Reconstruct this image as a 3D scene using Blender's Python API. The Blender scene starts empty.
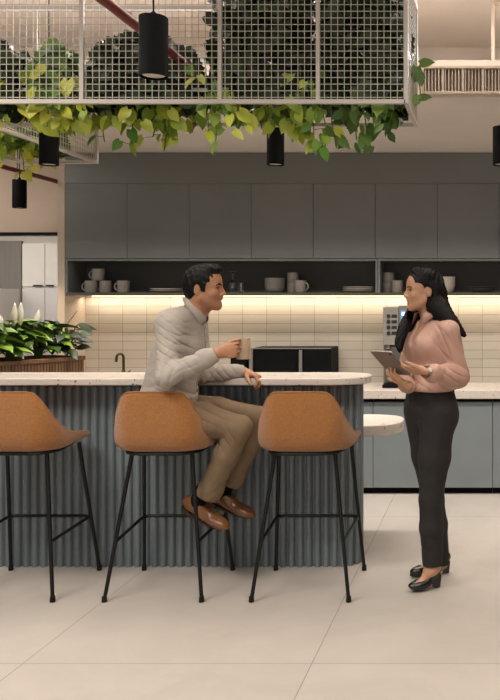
import bpy, math, random
import numpy as np
from mathutils import Vector, Matrix

# ------------------------------------------------------------------ camera, world, lights, exposure
S = bpy.context.scene
COL = S.collection
EYE = 1.51
FPX, VX, VY = 850.0, 490.0, 300.0          # focal length and vanishing point in a 500x700 frame
cam_d = bpy.data.cameras.new('camera')
cam_d.sensor_fit = 'VERTICAL'
cam_d.sensor_height = 36.0
cam_d.lens = 36.0 * FPX / 700.0
cam_d.shift_x = (250 - VX) / 700.0
cam_d.shift_y = -(350 - VY) / 700.0
cam_d.clip_end = 60
cam = bpy.data.objects.new('camera', cam_d)
COL.objects.link(cam)
cam.location = (0, 0, EYE)
cam.rotation_euler = (math.pi / 2, 0, 0)
S.camera = cam

W = bpy.data.worlds.new('world')
S.world = W
W.use_nodes = True
W.node_tree.nodes['Background'].inputs[0].default_value = (1.0, 0.95, 0.89, 1)
W.node_tree.nodes['Background'].inputs[1].default_value = 0.15

S.view_settings.view_transform = 'Standard'
S.view_settings.look = 'None'
S.view_settings.gamma = 1.0
S.view_settings.use_curve_mapping = False
S.view_settings.exposure = 0.0

WARM = (1.0, 0.80, 0.60)
def area(name, loc, target, sx, sy, power, color=WARM, spread=math.pi):
    d = bpy.data.lights.new(name, 'AREA')
    d.shape = 'RECTANGLE'; d.size = sx; d.size_y = sy
    d.energy = power; d.color = color; d.spread = spread
    o = bpy.data.objects.new(name, d)
    COL.objects.link(o)
    o.location = loc
    v = Vector(target) - Vector(loc)
    o.rotation_euler = v.to_track_quat('-Z', 'Y').to_euler()
    return o
NEUT = (1.0, 0.935, 0.865)
area('front_fill', (-0.6, -1.3, 1.7), (-0.9, 5.0, 1.5), 6.5, 2.4, 45, (1.0, 0.965, 0.925))  # added soft fill from behind the camera for cabinet and bar fronts
area('ceiling_panel_front', (0.3, 2.5, 3.40), (0.2, 2.8, 0), 1.8, 0.9, 38, NEUT, math.radians(125))
area('ceiling_panel_left', (-2.6, 2.4, 3.40), (-2.4, 2.7, 0), 1.8, 0.9, 76, NEUT, math.radians(125))
area('aisle_downlight_strip', (-1.2, 5.7, 2.66), (-1.2, 6.1, 0.0), 4.4, 0.14, 60, NEUT, math.radians(105))
area('left_wall_fill', (-4.3, 6.2, 2.66), (-4.3, 6.5, 0.0), 1.4, 0.2, 9, NEUT)  # added wash to brighten the left wall and the planter
area('ceiling_fill', (-1.6, 5.12, 2.95), (-1.6, 4.4, 3.5), 7.0, 0.10, 270, (1.0, 0.97, 0.94))  # added uplight that brightens the upper ceiling, not a known fitting
area('meeting_room_light', (-4.9, 7.5, 2.19), (-4.9, 8.6, 0.9), 1.8, 0.8, 38, (1.0, 0.95, 0.90))
area('shelf_led_glow', (-1.45, 7.125, 1.536), (-1.45, 7.21, 1.136), 3.9, 0.02, 11, (1.0, 0.85, 0.66))

def P(px, py, Y):
    """a point seen at pixel (px, py) lying at depth Y"""
    return np.array([(px - VX) / FPX * Y, Y, EYE + (VY - py) / FPX * Y])

# ------------------------------------------------------------------ materials
def srgb(c):
    if isinstance(c, str):
        c = tuple(int(c[i:i + 2], 16) / 255 for i in (1, 3, 5))
    return tuple((x / 12.92 if x <= 0.04045 else ((x + 0.055) / 1.055) ** 2.4) for x in c) + (1.0,)

def mat(name, col, rough=0.5, metal=0.0, var=0.0, scale=8.0, bump=0.0, bscale=60.0, stretch=(1, 1, 1),
        island=0.0, spec=0.5, sheen=0.0, trans=0.0, sss=0.0, coat=0.0, col2=None):
    m = bpy.data.materials.new(name)
    m.use_nodes = True
    nt = m.node_tree
    b = nt.nodes['Principled BSDF']
    c = srgb(col)
    b.inputs['Base Color'].default_value = c
    b.inputs['Roughness'].default_value = rough
    b.inputs['Metallic'].default_value = metal
    b.inputs['Specular IOR Level'].default_value = spec
    if sheen: b.inputs['Sheen Weight'].default_value = sheen
    if trans: b.inputs['Transmission Weight'].default_value = trans
    if coat: b.inputs['Coat Weight'].default_value = coat
    if sss:
        b.inputs['Subsurface Weight'].default_value = sss
        b.inputs['Subsurface Radius'].default_value = (0.012, 0.005, 0.003)
        b.inputs['Subsurface Scale'].default_value = 1.0
    tc = nt.nodes.new('ShaderNodeTexCoord')
    mp = nt.nodes.new('ShaderNodeMapping')
    mp.inputs['Scale'].default_value = stretch
    nt.links.new(tc.outputs['Object'], mp.inputs['Vector'])
    if var > 0 or col2:
        n = nt.nodes.new('ShaderNodeTexNoise')
        n.inputs['Scale'].default_value = scale
        n.inputs['Detail'].default_value = 5
        nt.links.new(mp.outputs[0], n.inputs['Vector'])
        r = nt.nodes.new('ShaderNodeValToRGB')
        a = col2 and srgb(col2) or tuple(min(1, x * (1 + var)) for x in c[:3]) + (1,)
        d = c if col2 else tuple(x * (1 - var) for x in c[:3]) + (1,)
        r.color_ramp.elements[0].position = 0.3; r.color_ramp.elements[0].color = d
        r.color_ramp.elements[1].position = 0.7; r.color_ramp.elements[1].color = a
        nt.links.new(n.outputs['Fac'], r.inputs['Fac'])
        nt.links.new(r.outputs['Color'], b.inputs['Base Color'])
    if island:
        g = nt.nodes.new('ShaderNodeNewGeometry')
        r = nt.nodes.new('ShaderNodeValToRGB')
        r.color_ramp.elements[0].color = c
        r.color_ramp.elements[1].color = srgb(col2) if col2 else c
        nt.links.new(g.outputs['Random Per Island'], r.inputs['Fac'])
        nt.links.new(r.outputs['Color'], b.inputs['Base Color'])
    if bump:
        n2 = nt.nodes.new('ShaderNodeTexNoise')
        n2.inputs['Scale'].default_value = bscale
        n2.inputs['Detail'].default_value = 4
        nt.links.new(mp.outputs[0], n2.inputs['Vector'])
        bp = nt.nodes.new('ShaderNodeBump')
        bp.inputs['Strength'].default_value = bump
        bp.inputs['Distance'].default_value = 0.01
        nt.links.new(n2.outputs['Fac'], bp.inputs['Height'])
        nt.links.new(bp.outputs['Normal'], b.inputs['Normal'])
    return m

def emit(name, col, strength):
    m = bpy.data.materials.new(name); m.use_nodes = True
    nt = m.node_tree
    b = nt.nodes['Principled BSDF']
    b.inputs['Base Color'].default_value = srgb(col)
    b.inputs['Emission Color'].default_value = srgb(col)
    b.inputs['Emission Strength'].default_value = strength
    return m

def brick_mat(name, axes, c1, c2, mortar, bw, rh, msize, loc, rough, bump=0.3, noise=0.0, nscale=2.0, wob=0.0):
    """grid of tiles laid on two object axes ('x','z') with grout lines"""
    m = bpy.data.materials.new(name); m.use_nodes = True
    nt = m.node_tree; b = nt.nodes['Principled BSDF']
    tc = nt.nodes.new('ShaderNodeTexCoord')
    sp = nt.nodes.new('ShaderNodeSeparateXYZ')
    cb = nt.nodes.new('ShaderNodeCombineXYZ')
    nt.links.new(tc.outputs['Object'], sp.inputs[0])
    for i, a in enumerate(axes):
        ad = nt.nodes.new('ShaderNodeMath'); ad.operation = 'ADD'
        ad.inputs[1].default_value = -loc[i]
        nt.links.new(sp.outputs[a.upper()], ad.inputs[0])
        nt.links.new(ad.outputs[0], cb.inputs[i])
    br = nt.nodes.new('ShaderNodeTexBrick')
    br.offset = 0.0; br.squash = 1.0
    for k, v in (('Scale', 1.0), ('Mortar Size', msize), ('Mortar Smooth', 0.1), ('Bias', 0.0), ('Brick Width', bw), ('Row Height', rh)):
        br.inputs[k].default_value = v
    br.inputs['Color1'].default_value = srgb(c1)
    br.inputs['Color2'].default_value = srgb(c2)
    br.inputs['Mortar'].default_value = srgb(mortar)
    nt.links.new(cb.outputs[0], br.inputs['Vector'])
    last = br.outputs['Color']
    if noise:
        n = nt.nodes.new('ShaderNodeTexNoise')
        n.inputs['Scale'].default_value = nscale; n.inputs['Detail'].default_value = 8; n.inputs['Roughness'].default_value = 0.65
        n.inputs['Distortion'].default_value = 0.6
        nt.links.new(tc.outputs['Object'], n.inputs['Vector'])
        mr = nt.nodes.new('ShaderNodeMapRange')
        mr.inputs[1].default_value = 0.3; mr.inputs[2].default_value = 0.7
        mr.inputs[3].default_value = 1 - noise; mr.inputs[4].default_value = 1 + noise
        nt.links.new(n.outputs['Fac'], mr.inputs[0])
        mx = nt.nodes.new('ShaderNodeMix'); mx.data_type = 'RGBA'; mx.blend_type = 'MULTIPLY'
        mx.inputs[0].default_value = 1.0
        nt.links.new(last, mx.inputs[6]); nt.links.new(mr.outputs[0], mx.inputs[7])
        last = mx.outputs[2]
    nt.links.new(last, b.inputs['Base Color'])
    b.inputs['Roughness'].default_value = rough
    inv = nt.nodes.new('ShaderNodeMath'); inv.operation = 'SUBTRACT'; inv.inputs[0].default_value = 1.0
    nt.links.new(br.outputs['Fac'], inv.inputs[1])
    h = inv.outputs[0]
    if wob:
        n3 = nt.nodes.new('ShaderNodeTexNoise'); n3.inputs['Scale'].default_value = 9.0; n3.inputs['Detail'].default_value = 2
        nt.links.new(tc.outputs['Object'], n3.inputs['Vector'])
        ml = nt.nodes.new('ShaderNodeMath'); ml.operation = 'MULTIPLY_ADD'
        ml.inputs[1].default_value = wob
        nt.links.new(n3.outputs['Fac'], ml.inputs[0]); nt.links.new(h, ml.inputs[2])
        h = ml.outputs[0]
    bp = nt.nodes.new('ShaderNodeBump'); bp.inputs['Strength'].default_value = bump; bp.inputs['Distance'].default_value = 0.004
    nt.links.new(h, bp.inputs['Height']); nt.links.new(bp.outputs['Normal'], b.inputs['Normal'])
    return m

def terrazzo(name):
    m = bpy.data.materials.new(name); m.use_nodes = True
    nt = m.node_tree; b = nt.nodes['Principled BSDF']
    tc = nt.nodes.new('ShaderNodeTexCoord')
    last = None
    base = nt.nodes.new('ShaderNodeRGB'); base.outputs[0].default_value = srgb('#c6bcb2'); last = base.outputs[0]
    for sc, thr, col, seed in ((40, 0.12, '#6b5a4c', 0.0), (60, 0.11, '#b39c86', 3.1), (90, 0.09, '#9a8878', 7.7)):
        mp = nt.nodes.new('ShaderNodeMapping'); mp.inputs['Location'].default_value = (seed, seed * 2, seed)
        mp.inputs['Scale'].default_value = (1, 1.0, 1)
        nt.links.new(tc.outputs['Object'], mp.inputs[0])
        v = nt.nodes.new('ShaderNodeTexVoronoi'); v.inputs['Scale'].default_value = sc
        nt.links.new(mp.outputs[0], v.inputs['Vector'])
        n = nt.nodes.new('ShaderNodeTexNoise'); n.inputs['Scale'].default_value = sc * 0.35; n.inputs['Detail'].default_value = 2
        nt.links.new(mp.outputs[0], n.inputs['Vector'])
        t = nt.nodes.new('ShaderNodeMath'); t.operation = 'MULTIPLY'; t.inputs[1].default_value = thr * 2.6
        su = nt.nodes.new('ShaderNodeMath'); su.operation = 'SUBTRACT'; su.inputs[1].default_value = 0.42
        nt.links.new(n.outputs['Fac'], su.inputs[0]); nt.links.new(su.outputs[0], t.inputs[0])
        mu = nt.nodes.new('ShaderNodeMath'); mu.operation = 'MULTIPLY'; mu.inputs[1].default_value = 4.0
        nt.links.new(t.outputs[0], mu.inputs[0])
        lt = nt.nodes.new('ShaderNodeMath'); lt.operation = 'LESS_THAN'
        nt.links.new(v.outputs['Distance'], lt.inputs[0]); nt.links.new(mu.outputs[0], lt.inputs[1])
        mx = nt.nodes.new('ShaderNodeMix'); mx.data_type = 'RGBA'
        nt.links.new(lt.outputs[0], mx.inputs[0]); nt.links.new(last, mx.inputs[6])
        mx.inputs[7].default_value = srgb(col); last = mx.outputs[2]
    nt.links.new(last, b.inputs['Base Color'])
    b.inputs['Roughness'].default_value = 0.35
    return m

M = {}
M['floor'] = brick_mat('floor_tile', 'xy', '#aea69d', '#aaa299', '#827b74', 1.2, 2.4, 0.0024, (-1.94 - 12, 3.53 - 12.0), 0.42, 0.25, 0.10, 1.4)
M['tile'] = brick_mat('wall_tile', 'xz', '#bdb4a6', '#b5ac9e', '#938a7b', 0.203, 0.0745, 0.0024, (-10.0 + 0.19, -1.0), 0.16, 0.5, 0.0, wob=1.2)
M['wall'] = mat('beige_wall_paint', '#c6b2a0', 0.75, var=0.05, scale=3, bump=0.04)
M['ceil'] = mat('ceiling_paint', '#d8cfc6', 0.85, var=0.05, scale=2, bump=0.03)
M['white'] = mat('white_paint', '#d8d0c6', 0.55, var=0.03)
M['trimw'] = mat('pale_trim', '#bfae9c', 0.6, var=0.04)
M['cab'] = mat('slate_cabinet', '#737573', 0.42, var=0.05, scale=3, bump=0.03, bscale=90)
M['cabin'] = mat('shelf_interior', '#4d4a45', 0.6, var=0.05)
M['base'] = mat('blue_grey_cabinet', '#747b7d', 0.40, var=0.05, scale=3)
M['flute'] = mat('fluted_slate', '#6c7579', 0.38, var=0.07, scale=5, stretch=(1, 1, 0.2))
M['black'] = mat('black_metal', '#0d0d0c', 0.4, spec=0.3, var=0.1)
M['matteblack'] = mat('matte_black', '#090908', 0.65, var=0.1, spec=0.1)
M['gloss'] = mat('black_glass', '#0c0c0c', 0.12, var=0.05)
M['steel'] = mat('brushed_steel', '#9a958e', 0.3, metal=0.9, var=0.06, stretch=(1, 1, 30))
M['grey'] = mat('grey_plastic', '#76716b', 0.45, var=0.05)
M['stone'] = terrazzo('speckled_stone')
M['tan'] = mat('tan_wool', '#99632e', 0.95, var=0.16, scale=90, bump=0.6, bscale=420, sheen=0.3)
M['ceramic'] = mat('grey_ceramic', '#8b837b', 0.4, var=0.05)
M['plate'] = mat('pale_ceramic', '#cabfb3', 0.35, var=0.04)
M['bronze'] = mat('bronze', '#5a4a3a', 0.3, metal=0.85, var=0.1)
M['wood'] = mat('oak_slat', '#7d5b40', 0.55, var=0.28, scale=9, stretch=(9, 9, 0.8), bump=0.1)
M['leafdark'] = mat('dark_leaf', '#0f190a', 0.4, island=1, col2='#2f4217')
M['leafmid'] = mat('mid_leaf', '#33521c', 0.42, island=1, col2='#6d8c2c')
M['leafgold'] = mat('golden_leaf', '#7f9c28', 0.42, island=1, col2='#cdc648')  # yellow variegation, lightened further to imitate backlit leaves
M['leaflime'] = mat('lime_leaf', '#55802a', 0.38, island=1, col2='#c8cc48')  # yellow-green leaf, its light end also stands in for backlight
M['lilyleaf'] = mat('lily_leaf', '#1f3a15', 0.3, island=1, col2='#87a63c')
M['spathe'] = mat('white_spathe', '#d3cab8', 0.5, var=0.05, scale=20)
M['stem'] = mat('green_stem', '#5a7030', 0.5, var=0.1)
M['soil'] = mat('soil', '#2b2119', 0.95, var=0.3, scale=60, bump=0.6)
M['cagew'] = mat('white_wire', '#b9b1a7', 0.5, var=0.03)
M['red'] = mat('red_pipe', '#64140f', 0.4, var=0.08)
M['beigecup'] = mat('beige_mug', '#b89f82', 0.4, var=0.04)
M['film'] = mat('frosted_film', '#cfc9c4', 0.5)
M['screen'] = emit('screen_blue', '#5f86b4', 0.8)
M['icon'] = emit('screen_icon', '#dfe8ee', 0.9)
M['led'] = emit('led_strip', '#ffd9a2', 3.0)
M['lens'] = emit('lamp_lens', '#b3a798', 0.15)

# ------------------------------------------------------------------ mesh helpers
class MB:
    def __init__(s): s.v = []; s.f = []; s.mi = []; s.cur = 0
    def add(s, vs, fs):
        o = len(s.v)
        s.v += [tuple(map(float, p)) for p in vs]
        s.f += [tuple(i + o for i in f) for f in fs]
        s.mi += [s.cur] * len(fs)
        return s
    def box(s, lo, hi):
        (a, b, c), (d, e, f) = lo, hi
        return s.add([(a, b, c), (d, b, c), (d, e, c), (a, e, c), (a, b, f), (d, b, f), (d, e, f), (a, e, f)],
                     [(0, 3, 2, 1), (4, 5, 6, 7), (0, 1, 5, 4), (1, 2, 6, 5), (2, 3, 7, 6), (3, 0, 4, 7)])
    def tube(s, pts, r, n=10, cap=True):
        pts = [np.array(p, float) for p in pts]
        rs = r if isinstance(r, (list, tuple)) else [r] * len(pts)
        vs = []; prev = None
        for i, p in enumerate(pts):
            t = pts[min(i + 1, len(pts) - 1)] - pts[max(i - 1, 0)]
            t /= np.linalg.norm(t) + 1e-12
            if prev is None:
                a = np.array([0, 0, 1.0]) if abs(t[2]) < 0.9 else np.array([1.0, 0, 0])
                u = np.cross(t, a)
            else:
                u = prev - t * np.dot(prev, t)
            u /= np.linalg.norm(u) + 1e-12; prev = u
            w = np.cross(t, u)
            for k in range(n):
                an = 2 * math.pi * k / n
                vs.append(p + rs[i] * (math.cos(an) * u + math.sin(an) * w))
        fs = []
        for i in range(len(pts) - 1):
            for k in range(n):
                fs.append((i * n + k, i * n + (k + 1) % n, (i + 1) * n + (k + 1) % n, (i + 1) * n + k))
        if cap:
            fs.append(tuple(range(n))[::-1]); fs.append(tuple((len(pts) - 1) * n + k for k in range(n)))
        return s.add(vs, fs)
    def lathe(s, prof, c, n=24):
        """profile of (radius, z) turned about the vertical through c"""
        vs = []
        for r, z in prof:
            for k in range(n):
                a = 2 * math.pi * k / n
                vs.append((c[0] + r * math.cos(a), c[1] + r * math.sin(a), c[2] + z))
        fs = []
        for i in range(len(prof) - 1):
            for k in range(n):
                fs.append((i * n + k, i * n + (k + 1) % n, (i + 1) * n + (k + 1) % n, (i + 1) * n + k))
        fs.append(tuple(range(n))[::-1])
        fs.append(tuple((len(prof) - 1) * n + k for k in range(n)))
        return s.add(vs, fs)
    def prism(s, outline, z0, z1):
        n = len(outline)
        vs = [(x, y, z0) for x, y in outline] + [(x, y, z1) for x, y in outline]
        fs = [tuple(range(n))[::-1], tuple(range(n, 2 * n))]
        fs += [(k, (k + 1) % n, n + (k + 1) % n, n + k) for k in range(n)]
        return s.add(vs, fs)
    def sphere(s, c, r, n=12):
        prof = [(max(1e-4, math.sin(math.pi * i / n)) * r, -math.cos(math.pi * i / n) * r) for i in range(n + 1)]
        return s.lathe(prof, c, n * 2)
    def leaf(s, base, d, nrm, L, Wd, droop=0.25, heart=True):
        d = np.array(d, float); d /= np.linalg.norm(d) + 1e-9
        nrm = np.array(nrm, float); nrm = nrm - d * np.dot(nrm, d); nrm /= np.linalg.norm(nrm) + 1e-9
        sd = np.cross(d, nrm)
        ts = (0.0, 0.14, 0.34, 0.58, 0.80, 0.93, 1.0)
        ws = (0.26, 0.45, 0.50, 0.40, 0.22, 0.08, 0.0) if heart else (0.05, 0.26, 0.46, 0.48, 0.28, 0.10, 0.0)
        vs = []
        for t, w in zip(ts, ws):
            m = np.array(base) + d * L * t - nrm * droop * L * t * t
            back = -d * L * 0.12 if (heart and t == 0.0) else 0
            vs += [m + sd * w * Wd + nrm * 0.10 * Wd * (w > 0) + back, m, m - sd * w * Wd + nrm * 0.10 * Wd * (w > 0) + back]
        fs = []
        for i in range(6):
            a = 3 * i
            fs += [(a, a + 1, a + 4, a + 3), (a + 1, a + 2, a + 5, a + 4)]
        return s.add(vs, fs)
    def build(s, name, mats, parent=None, smooth=False, bevel=0.0, solid=0.0, segs=2, sharp=True):
        me = bpy.data.meshes.new(name)
        me.from_pydata(s.v, [], s.f)
        for m in (mats if isinstance(mats, (list, tuple)) else [mats]): me.materials.append(m)
        if len(me.materials) > 1:
            me.polygons.foreach_set('material_index', s.mi)
        if smooth:
            me.polygons.foreach_set('use_smooth', [True] * len(me.polygons))
            try: sharp and me.set_sharp_from_angle(angle=math.radians(42))
            except Exception: pass
        me.update()
        o = bpy.data.objects.new(name, me)
        COL.objects.link(o)
        if solid:
            md = o.modifiers.new('solid', 'SOLIDIFY'); md.thickness = solid; md.offset = 0
        if bevel:
            md = o.modifiers.new('bevel', 'BEVEL'); md.width = bevel; md.segments = segs; md.limit_method = 'ANGLE'
        if parent is not None:
            o.parent = parent
            o.matrix_parent_inverse = Matrix.Translation(parent.location).inverted()
        return o

def tag(o, label, cat, group=None, kind=None):
    o['label'] = label; o['category'] = cat
    if group: o['group'] = group
    if kind: o['kind'] = kind
    return o
def thing(name, label, cat, loc, group=None):
    o = bpy.data.objects.new(name, None); COL.objects.link(o)
    o.location = tuple(map(float, loc)); o.empty_display_size = 0.1
    return tag(o, label, cat, group)
def struct(o, label=None, cat=None):
    o['kind'] = 'structure'
    if label: o['label'] = label
    if cat: o['category'] = cat
    return o
def dup(root, delta, label, group=None):
    """copy a thing, its parts and their sub-parts, moved by delta"""
    r = root.copy(); COL.objects.link(r)
    r.location = root.location + Vector(delta); r['label'] = label
    if group: r['group'] = group
    def rec(src, dst):
        for ch in list(src.children):
            c = ch.copy(); COL.objects.link(c); c.parent = dst
            c.matrix_parent_inverse = ch.matrix_parent_inverse
            rec(ch, c)
    rec(root, r)
    return r

# ------------------------------------------------------------------ room shell
YB, YC, YS = 7.2, 6.6, 6.85       # back wall, base cabinet fronts, wall cabinet fronts
XL = -3.425                       # left end of the cabinets
struct(MB().box((-8, -1.5, -0.1), (4.5, 12, 0)).build('floor', M['floor']), 'large pale stone floor tiles', 'floor')
struct(MB().box((XL, YB, 0), (4.5, YB + 0.12, 3.5)).build('wall_back', M['tile']), 'beige glazed tiles stacked behind the worktop', 'wall')
struct(MB().box((-8, -1.5, 3.5), (4.5, 12, 3.6)).build('ceiling', M['ceil']), 'open upper ceiling', 'ceiling')
dc = MB().box((-8, 5.0, 2.70), (4.5, YB, 2.92))
struct(dc.build('ceiling_bulkhead', M['ceil'], bevel=0.004), 'dropped beige ceiling above the cabinets', 'ceiling')
struct(MB().box((-8, 6.70, 2.92), (4.5, 6.80, 3.5)).build('wall_upper', M['ceil']), 'wall above the dropped ceiling', 'wall')
struct(MB().box((4.4, -1.5, 0), (4.5, 12, 3.5)).build('wall_right', M['wall']), 'plain beige side wall', 'wall')
# soffit band over the cabinets
struct(MB().box((XL, YS, 2.452), (2.0, YB, 2.698)).build('trim_1', M['cab'], bevel=0.002), 'slate soffit panel above the wall cabinets', 'trim')
# pillar and wall at the left of the cabinets
struct(MB().box((XL - 0.062, YS, 0), (XL - 0.002, YB + 0.12, 2.70)).build('trim_2', M['trimw'], bevel=0.004), 'pale post at the left end of the cabinets', 'trim')
xl2 = XL - 0.064
struct(MB().box((-8, 6.92, 2.06), (xl2, 7.04, 2.70)).build('wall_left', M['wall']), 'beige wall above the glazed opening', 'wall')
win = MB().box((-8, 6.90, 2.035), (xl2, 7.02, 2.06)).build('window_1', M['black'])
struct(win, 'glazed partition to the room behind', 'window')
g = bpy.data.materials.new('clear_glass'); g.use_nodes = True
gb = g.node_tree.nodes['Principled BSDF']
gb.inputs['Transmission Weight'].default_value = 1.0; gb.inputs['Roughness'].default_value = 0.0; gb.inputs['IOR'].default_value = 1.45
gb.inputs['Base Color'].default_value = (0.96, 0.97, 0.97, 1)
M['glass'] = g
MB().box((-6.2, 6.95, 1.06), (xl2 - 0.005, 6.958, 2.034)).build('glass_pane', M['glass'], win)
MB().box((-6.2, 6.93, 1.03), (xl2 - 0.005, 6.98, 1.058)).build('window_sill', M['trimw'], win)
struct(MB().box((-8, 6.92, 0), (xl2, 7.0, 1.03)).build('wall_partition', M['wall']), 'low wall under the glazing', 'wall')
# room behind the glazing
struct(MB().box((-8, 9.0, 0), (XL, 9.1, 2.7)).build('wall_room', M['white']), 'far wall of the room behind the glass', 'wall')
struct(MB().box((-8, 7.05, 2.22), (XL - 0.07, 9.0, 2.30)).build('ceiling_room', M['white']), 'white ceiling of the room behind the glass', 'ceiling')
struct(MB().box((XL - 0.06, YB + 0.13, 0), (XL + 0.02, 9.0, 2.7)).build('wall_side', M['white']), 'side wall of the room behind the glass', 'wall')
# white cupboards in the far room
Yc = 8.6
def pxx(px, Y): return (px - VX) / FPX * Y
def pzz(py, Y): return EYE + (VY - py) / FPX * Y
t = thing('tall_cupboard', 'white cupboard with slim dark pulls seen through the glass', 'cupboard', (pxx(45, Yc), Yc, 0))
xa, xm, xb = pxx(22, Yc), pxx(45, Yc), pxx(66, Yc)
MB().box((xa, Yc + 0.022, 0.0), (xb, Yc + 0.36, pzz(243, Yc))).build('carcass', M['white'], t)
for x0, x1, h0, h1 in ((xa, xm, pxx(34, Yc), pxx(43, Yc)), (xm, xb, pxx(47, Yc), pxx(54, Yc))):
    d = MB().box((x0 + 0.003, Yc, pzz(286.5, Yc)), (x1 - 0.003, Yc + 0.02, pzz(244, Yc))).build('upper_door', M['white'], t, bevel=0.002)
    MB().box((h0, Yc - 0.02, pzz(287.6, Yc) + 0.012), (h1, Yc - 0.001, pzz(286, Yc) + 0.012)).build('handle', M['black'], d)
    MB().box((x0 + 0.003, Yc, 0.08), (x1 - 0.003, Yc + 0.02, pzz(288.5, Yc))).build('lower_door', M['film'], t, bevel=0.002)
tag(MB().box((-6.6, 8.94, 0.2), (pxx(21.5, 8.95), 8.985, pzz(241, 8.95))).build('pinboard', mat('grey_board', '#8d847b', 0.7, var=0.08, scale=4, stretch=(8, 1, 0.6)), bevel=0.004),
    'tall grey panel on the far wall behind the glass', 'panel')
tag(MB().box((-7.2, 8.20, 0.0), (xa - 0.02, 8.60, pzz(288.5, 8.2))).build('low_cabinet', M['film'], bevel=0.004), 'low white cabinet left of the cupboard behind the glass', 'cabinet')

# ------------------------------------------------------------------ base cabinets, worktop
edges = [XL + 0.01, -2.68, -1.83, pxx(373, YC), 0.02, 0.92, 1.82]
blabs = ['blue grey base cabinet under the sink tap at the far left',
         'blue grey base cabinet behind the seated man',
         'blue grey base cabinet behind the rounded end of the bar',
         'blue grey base cabinet behind the standing woman',
         'blue grey base cabinet at the right edge of the picture',
         'blue grey base cabinet beyond the right edge']
for i in range(5):
    x0, x1 = edges[i], edges[i + 1]
    t = thing('base_cabinet', blabs[i], 'cabinet', ((x0 + x1) / 2, 6.9, 0), 'base cabinets along the back wall')
    MB().box((x0 + 0.001, YC + 0.022, 0.05), (x1 - 0.001, YB - 0.002, 0.744)).build('carcass', M['base'], t)
    MB().box((x0 + 0.002, YC, 0.052), (x1 - 0.002, YC + 0.02, 0.715)).build('door', M['base'], t, bevel=0.002)
    MB().box((x0 + 0.001, YC + 0.05, 0.0), (x1 - 0.001, YC + 0.08, 0.05)).build('toe_kick', M['matteblack'], t)
    MB().box((x0 + 0.002, YC + 0.012, 0.72), (x1 - 0.002, YC + 0.021, 0.744)).build('shade_strip', M['matteblack'], t)  # black strip standing in for the shadow line under the worktop
tag(MB().box((XL + 0.001, YC - 0.03, 0.745), (1.85, YB - 0.001, 0.812)).build('worktop', M['stone'], bevel=0.004),
    'speckled pale stone worktop along the tiled back wall', 'worktop')

# ------------------------------------------------------------------ wall cabinets and open shelf
ords = ['leftmost of the slate wall cabinets', 'second slate wall cabinet from the left end', 'slate wall cabinet above the seated man',
        'fourth slate wall cabinet from the left end', 'slate wall cabinet right of the black pendant at the centre', 'sixth slate wall cabinet from the left, left of the standing woman',
        'slate wall cabinet above the standing woman', 'slate wall cabinet at the right edge of the picture']
for i in range(8):
    x0 = XL + 0.5 * i; x1 = x0 + 0.501
    t = thing('wall_cabinet', ords[i], 'cabinet', ((x0 + x1) / 2, 7.0, 1.845), 'wall cabinets in a row')
    MB().box((x0 + 0.0005, YS + 0.021, 1.846), (x1 - 0.0015, YB - 0.002, 2.45)).build('carcass', M['cab'], t)
    MB().box((x0 + 0.0015, YS, 1.846), (x1 - 0.0025, YS + 0.019, 2.45)).build('door', M['cab'], t, bevel=0.0015)
xd = pxx(378, 6.87)
def shelf(x0, x1, label):
    t = thing('open_shelf', label, 'shelf', ((x0 + x1) / 2, 7.0, 1.56), 'open shelves under the wall cabinets')
    z0, z1 = 1.548, 1.842
    MB().box((x0 + 0.002, YS + 0.004, z0), (x1 - 0.002, YB - 0.003, z0 + 0.022)).build('shelf_board', M['cabin'], t, bevel=0.001)
    MB().box((x0 + 0.002, YS + 0.004, z1 - 0.016), (x1 - 0.002, YB - 0.003, z1)).build('top_board', M['cab'], t)
    MB().box((x0 + 0.002, YB - 0.016, z0 + 0.022), (x1 - 0.002, YB - 0.003, z1 - 0.016)).build('back_panel', M['cabin'], t)
    MB().box((x0 + 0.002, YS + 0.004, z0 + 0.022), (x0 + 0.018, YB - 0.017, z1 - 0.016)).build('side_panel', M['cab'], t)
    MB().box((x1 - 0.018, YS + 0.004, z0 + 0.022), (x1 - 0.002, YB - 0.017, z1 - 0.016)).build('side_panel', M['cab'], t)
shelf(XL, xd, 'long dark open shelf with mugs, bowls and plates under the wall cabinets')
shelf(xd, XL + 4.0, 'short dark open shelf behind the standing woman')
tag(MB().box((XL + 0.10, 7.10, 1.5385), (XL + 3.98, 7.125, 1.5465)).build('light_strip', M['led']), 'warm light strip glowing under the open shelf', 'light')

# ------------------------------------------------------------------ crockery on the shelf
ZS = 1.571
def mug_parts(t, c, r, h, m, ang, handle=True):
    w = 0.004
    MB().lathe([(r * 0.9, 0), (r, 0.006), (r, h), (r - w, h), (r - w, 0.008), (0.001, 0.008)], c, 24).build('cup_body', m, t, smooth=True)
    if handle:
        pts = []
        for k in range(9):
            a = -math.pi * 0.5 + math.pi * k / 8
            rr = r - 0.002 + 0.026 * math.cos(a); z = h * 0.5 + h * 0.30 * math.sin(a)
            pts.append((c[0] + rr * math.cos(ang), c[1] + rr * math.sin(ang), c[2] + z))
        MB().tube(pts, 0.006, 8).build('handle', m, t, smooth=True)
def mug(label, px, pybot, wpx, hpx, Y, ang, group=None, m=None, z=None, handle=True):
    r = wpx / FPX * Y / 2; h = hpx / FPX * Y
    c = (pxx(px, Y), Y, ZS if z is None else z)
    t = thing('mug' if handle else 'tumbler', label, 'mug' if handle else 'cup', c, group)
    mug_parts(t, c, r, h, m or M['ceramic'], ang, handle)
    return t
G = 'grey mugs stacked on the shelf'
mug('grey mug at the left end of the shelf, bottom row', 91, 292, 12, 11.8, 6.95, math.pi, G)
mug('grey mug in the bottom row under the topmost mug', 105.5, 292, 12, 11.8, 6.98, math.pi * 0.97, G)
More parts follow.
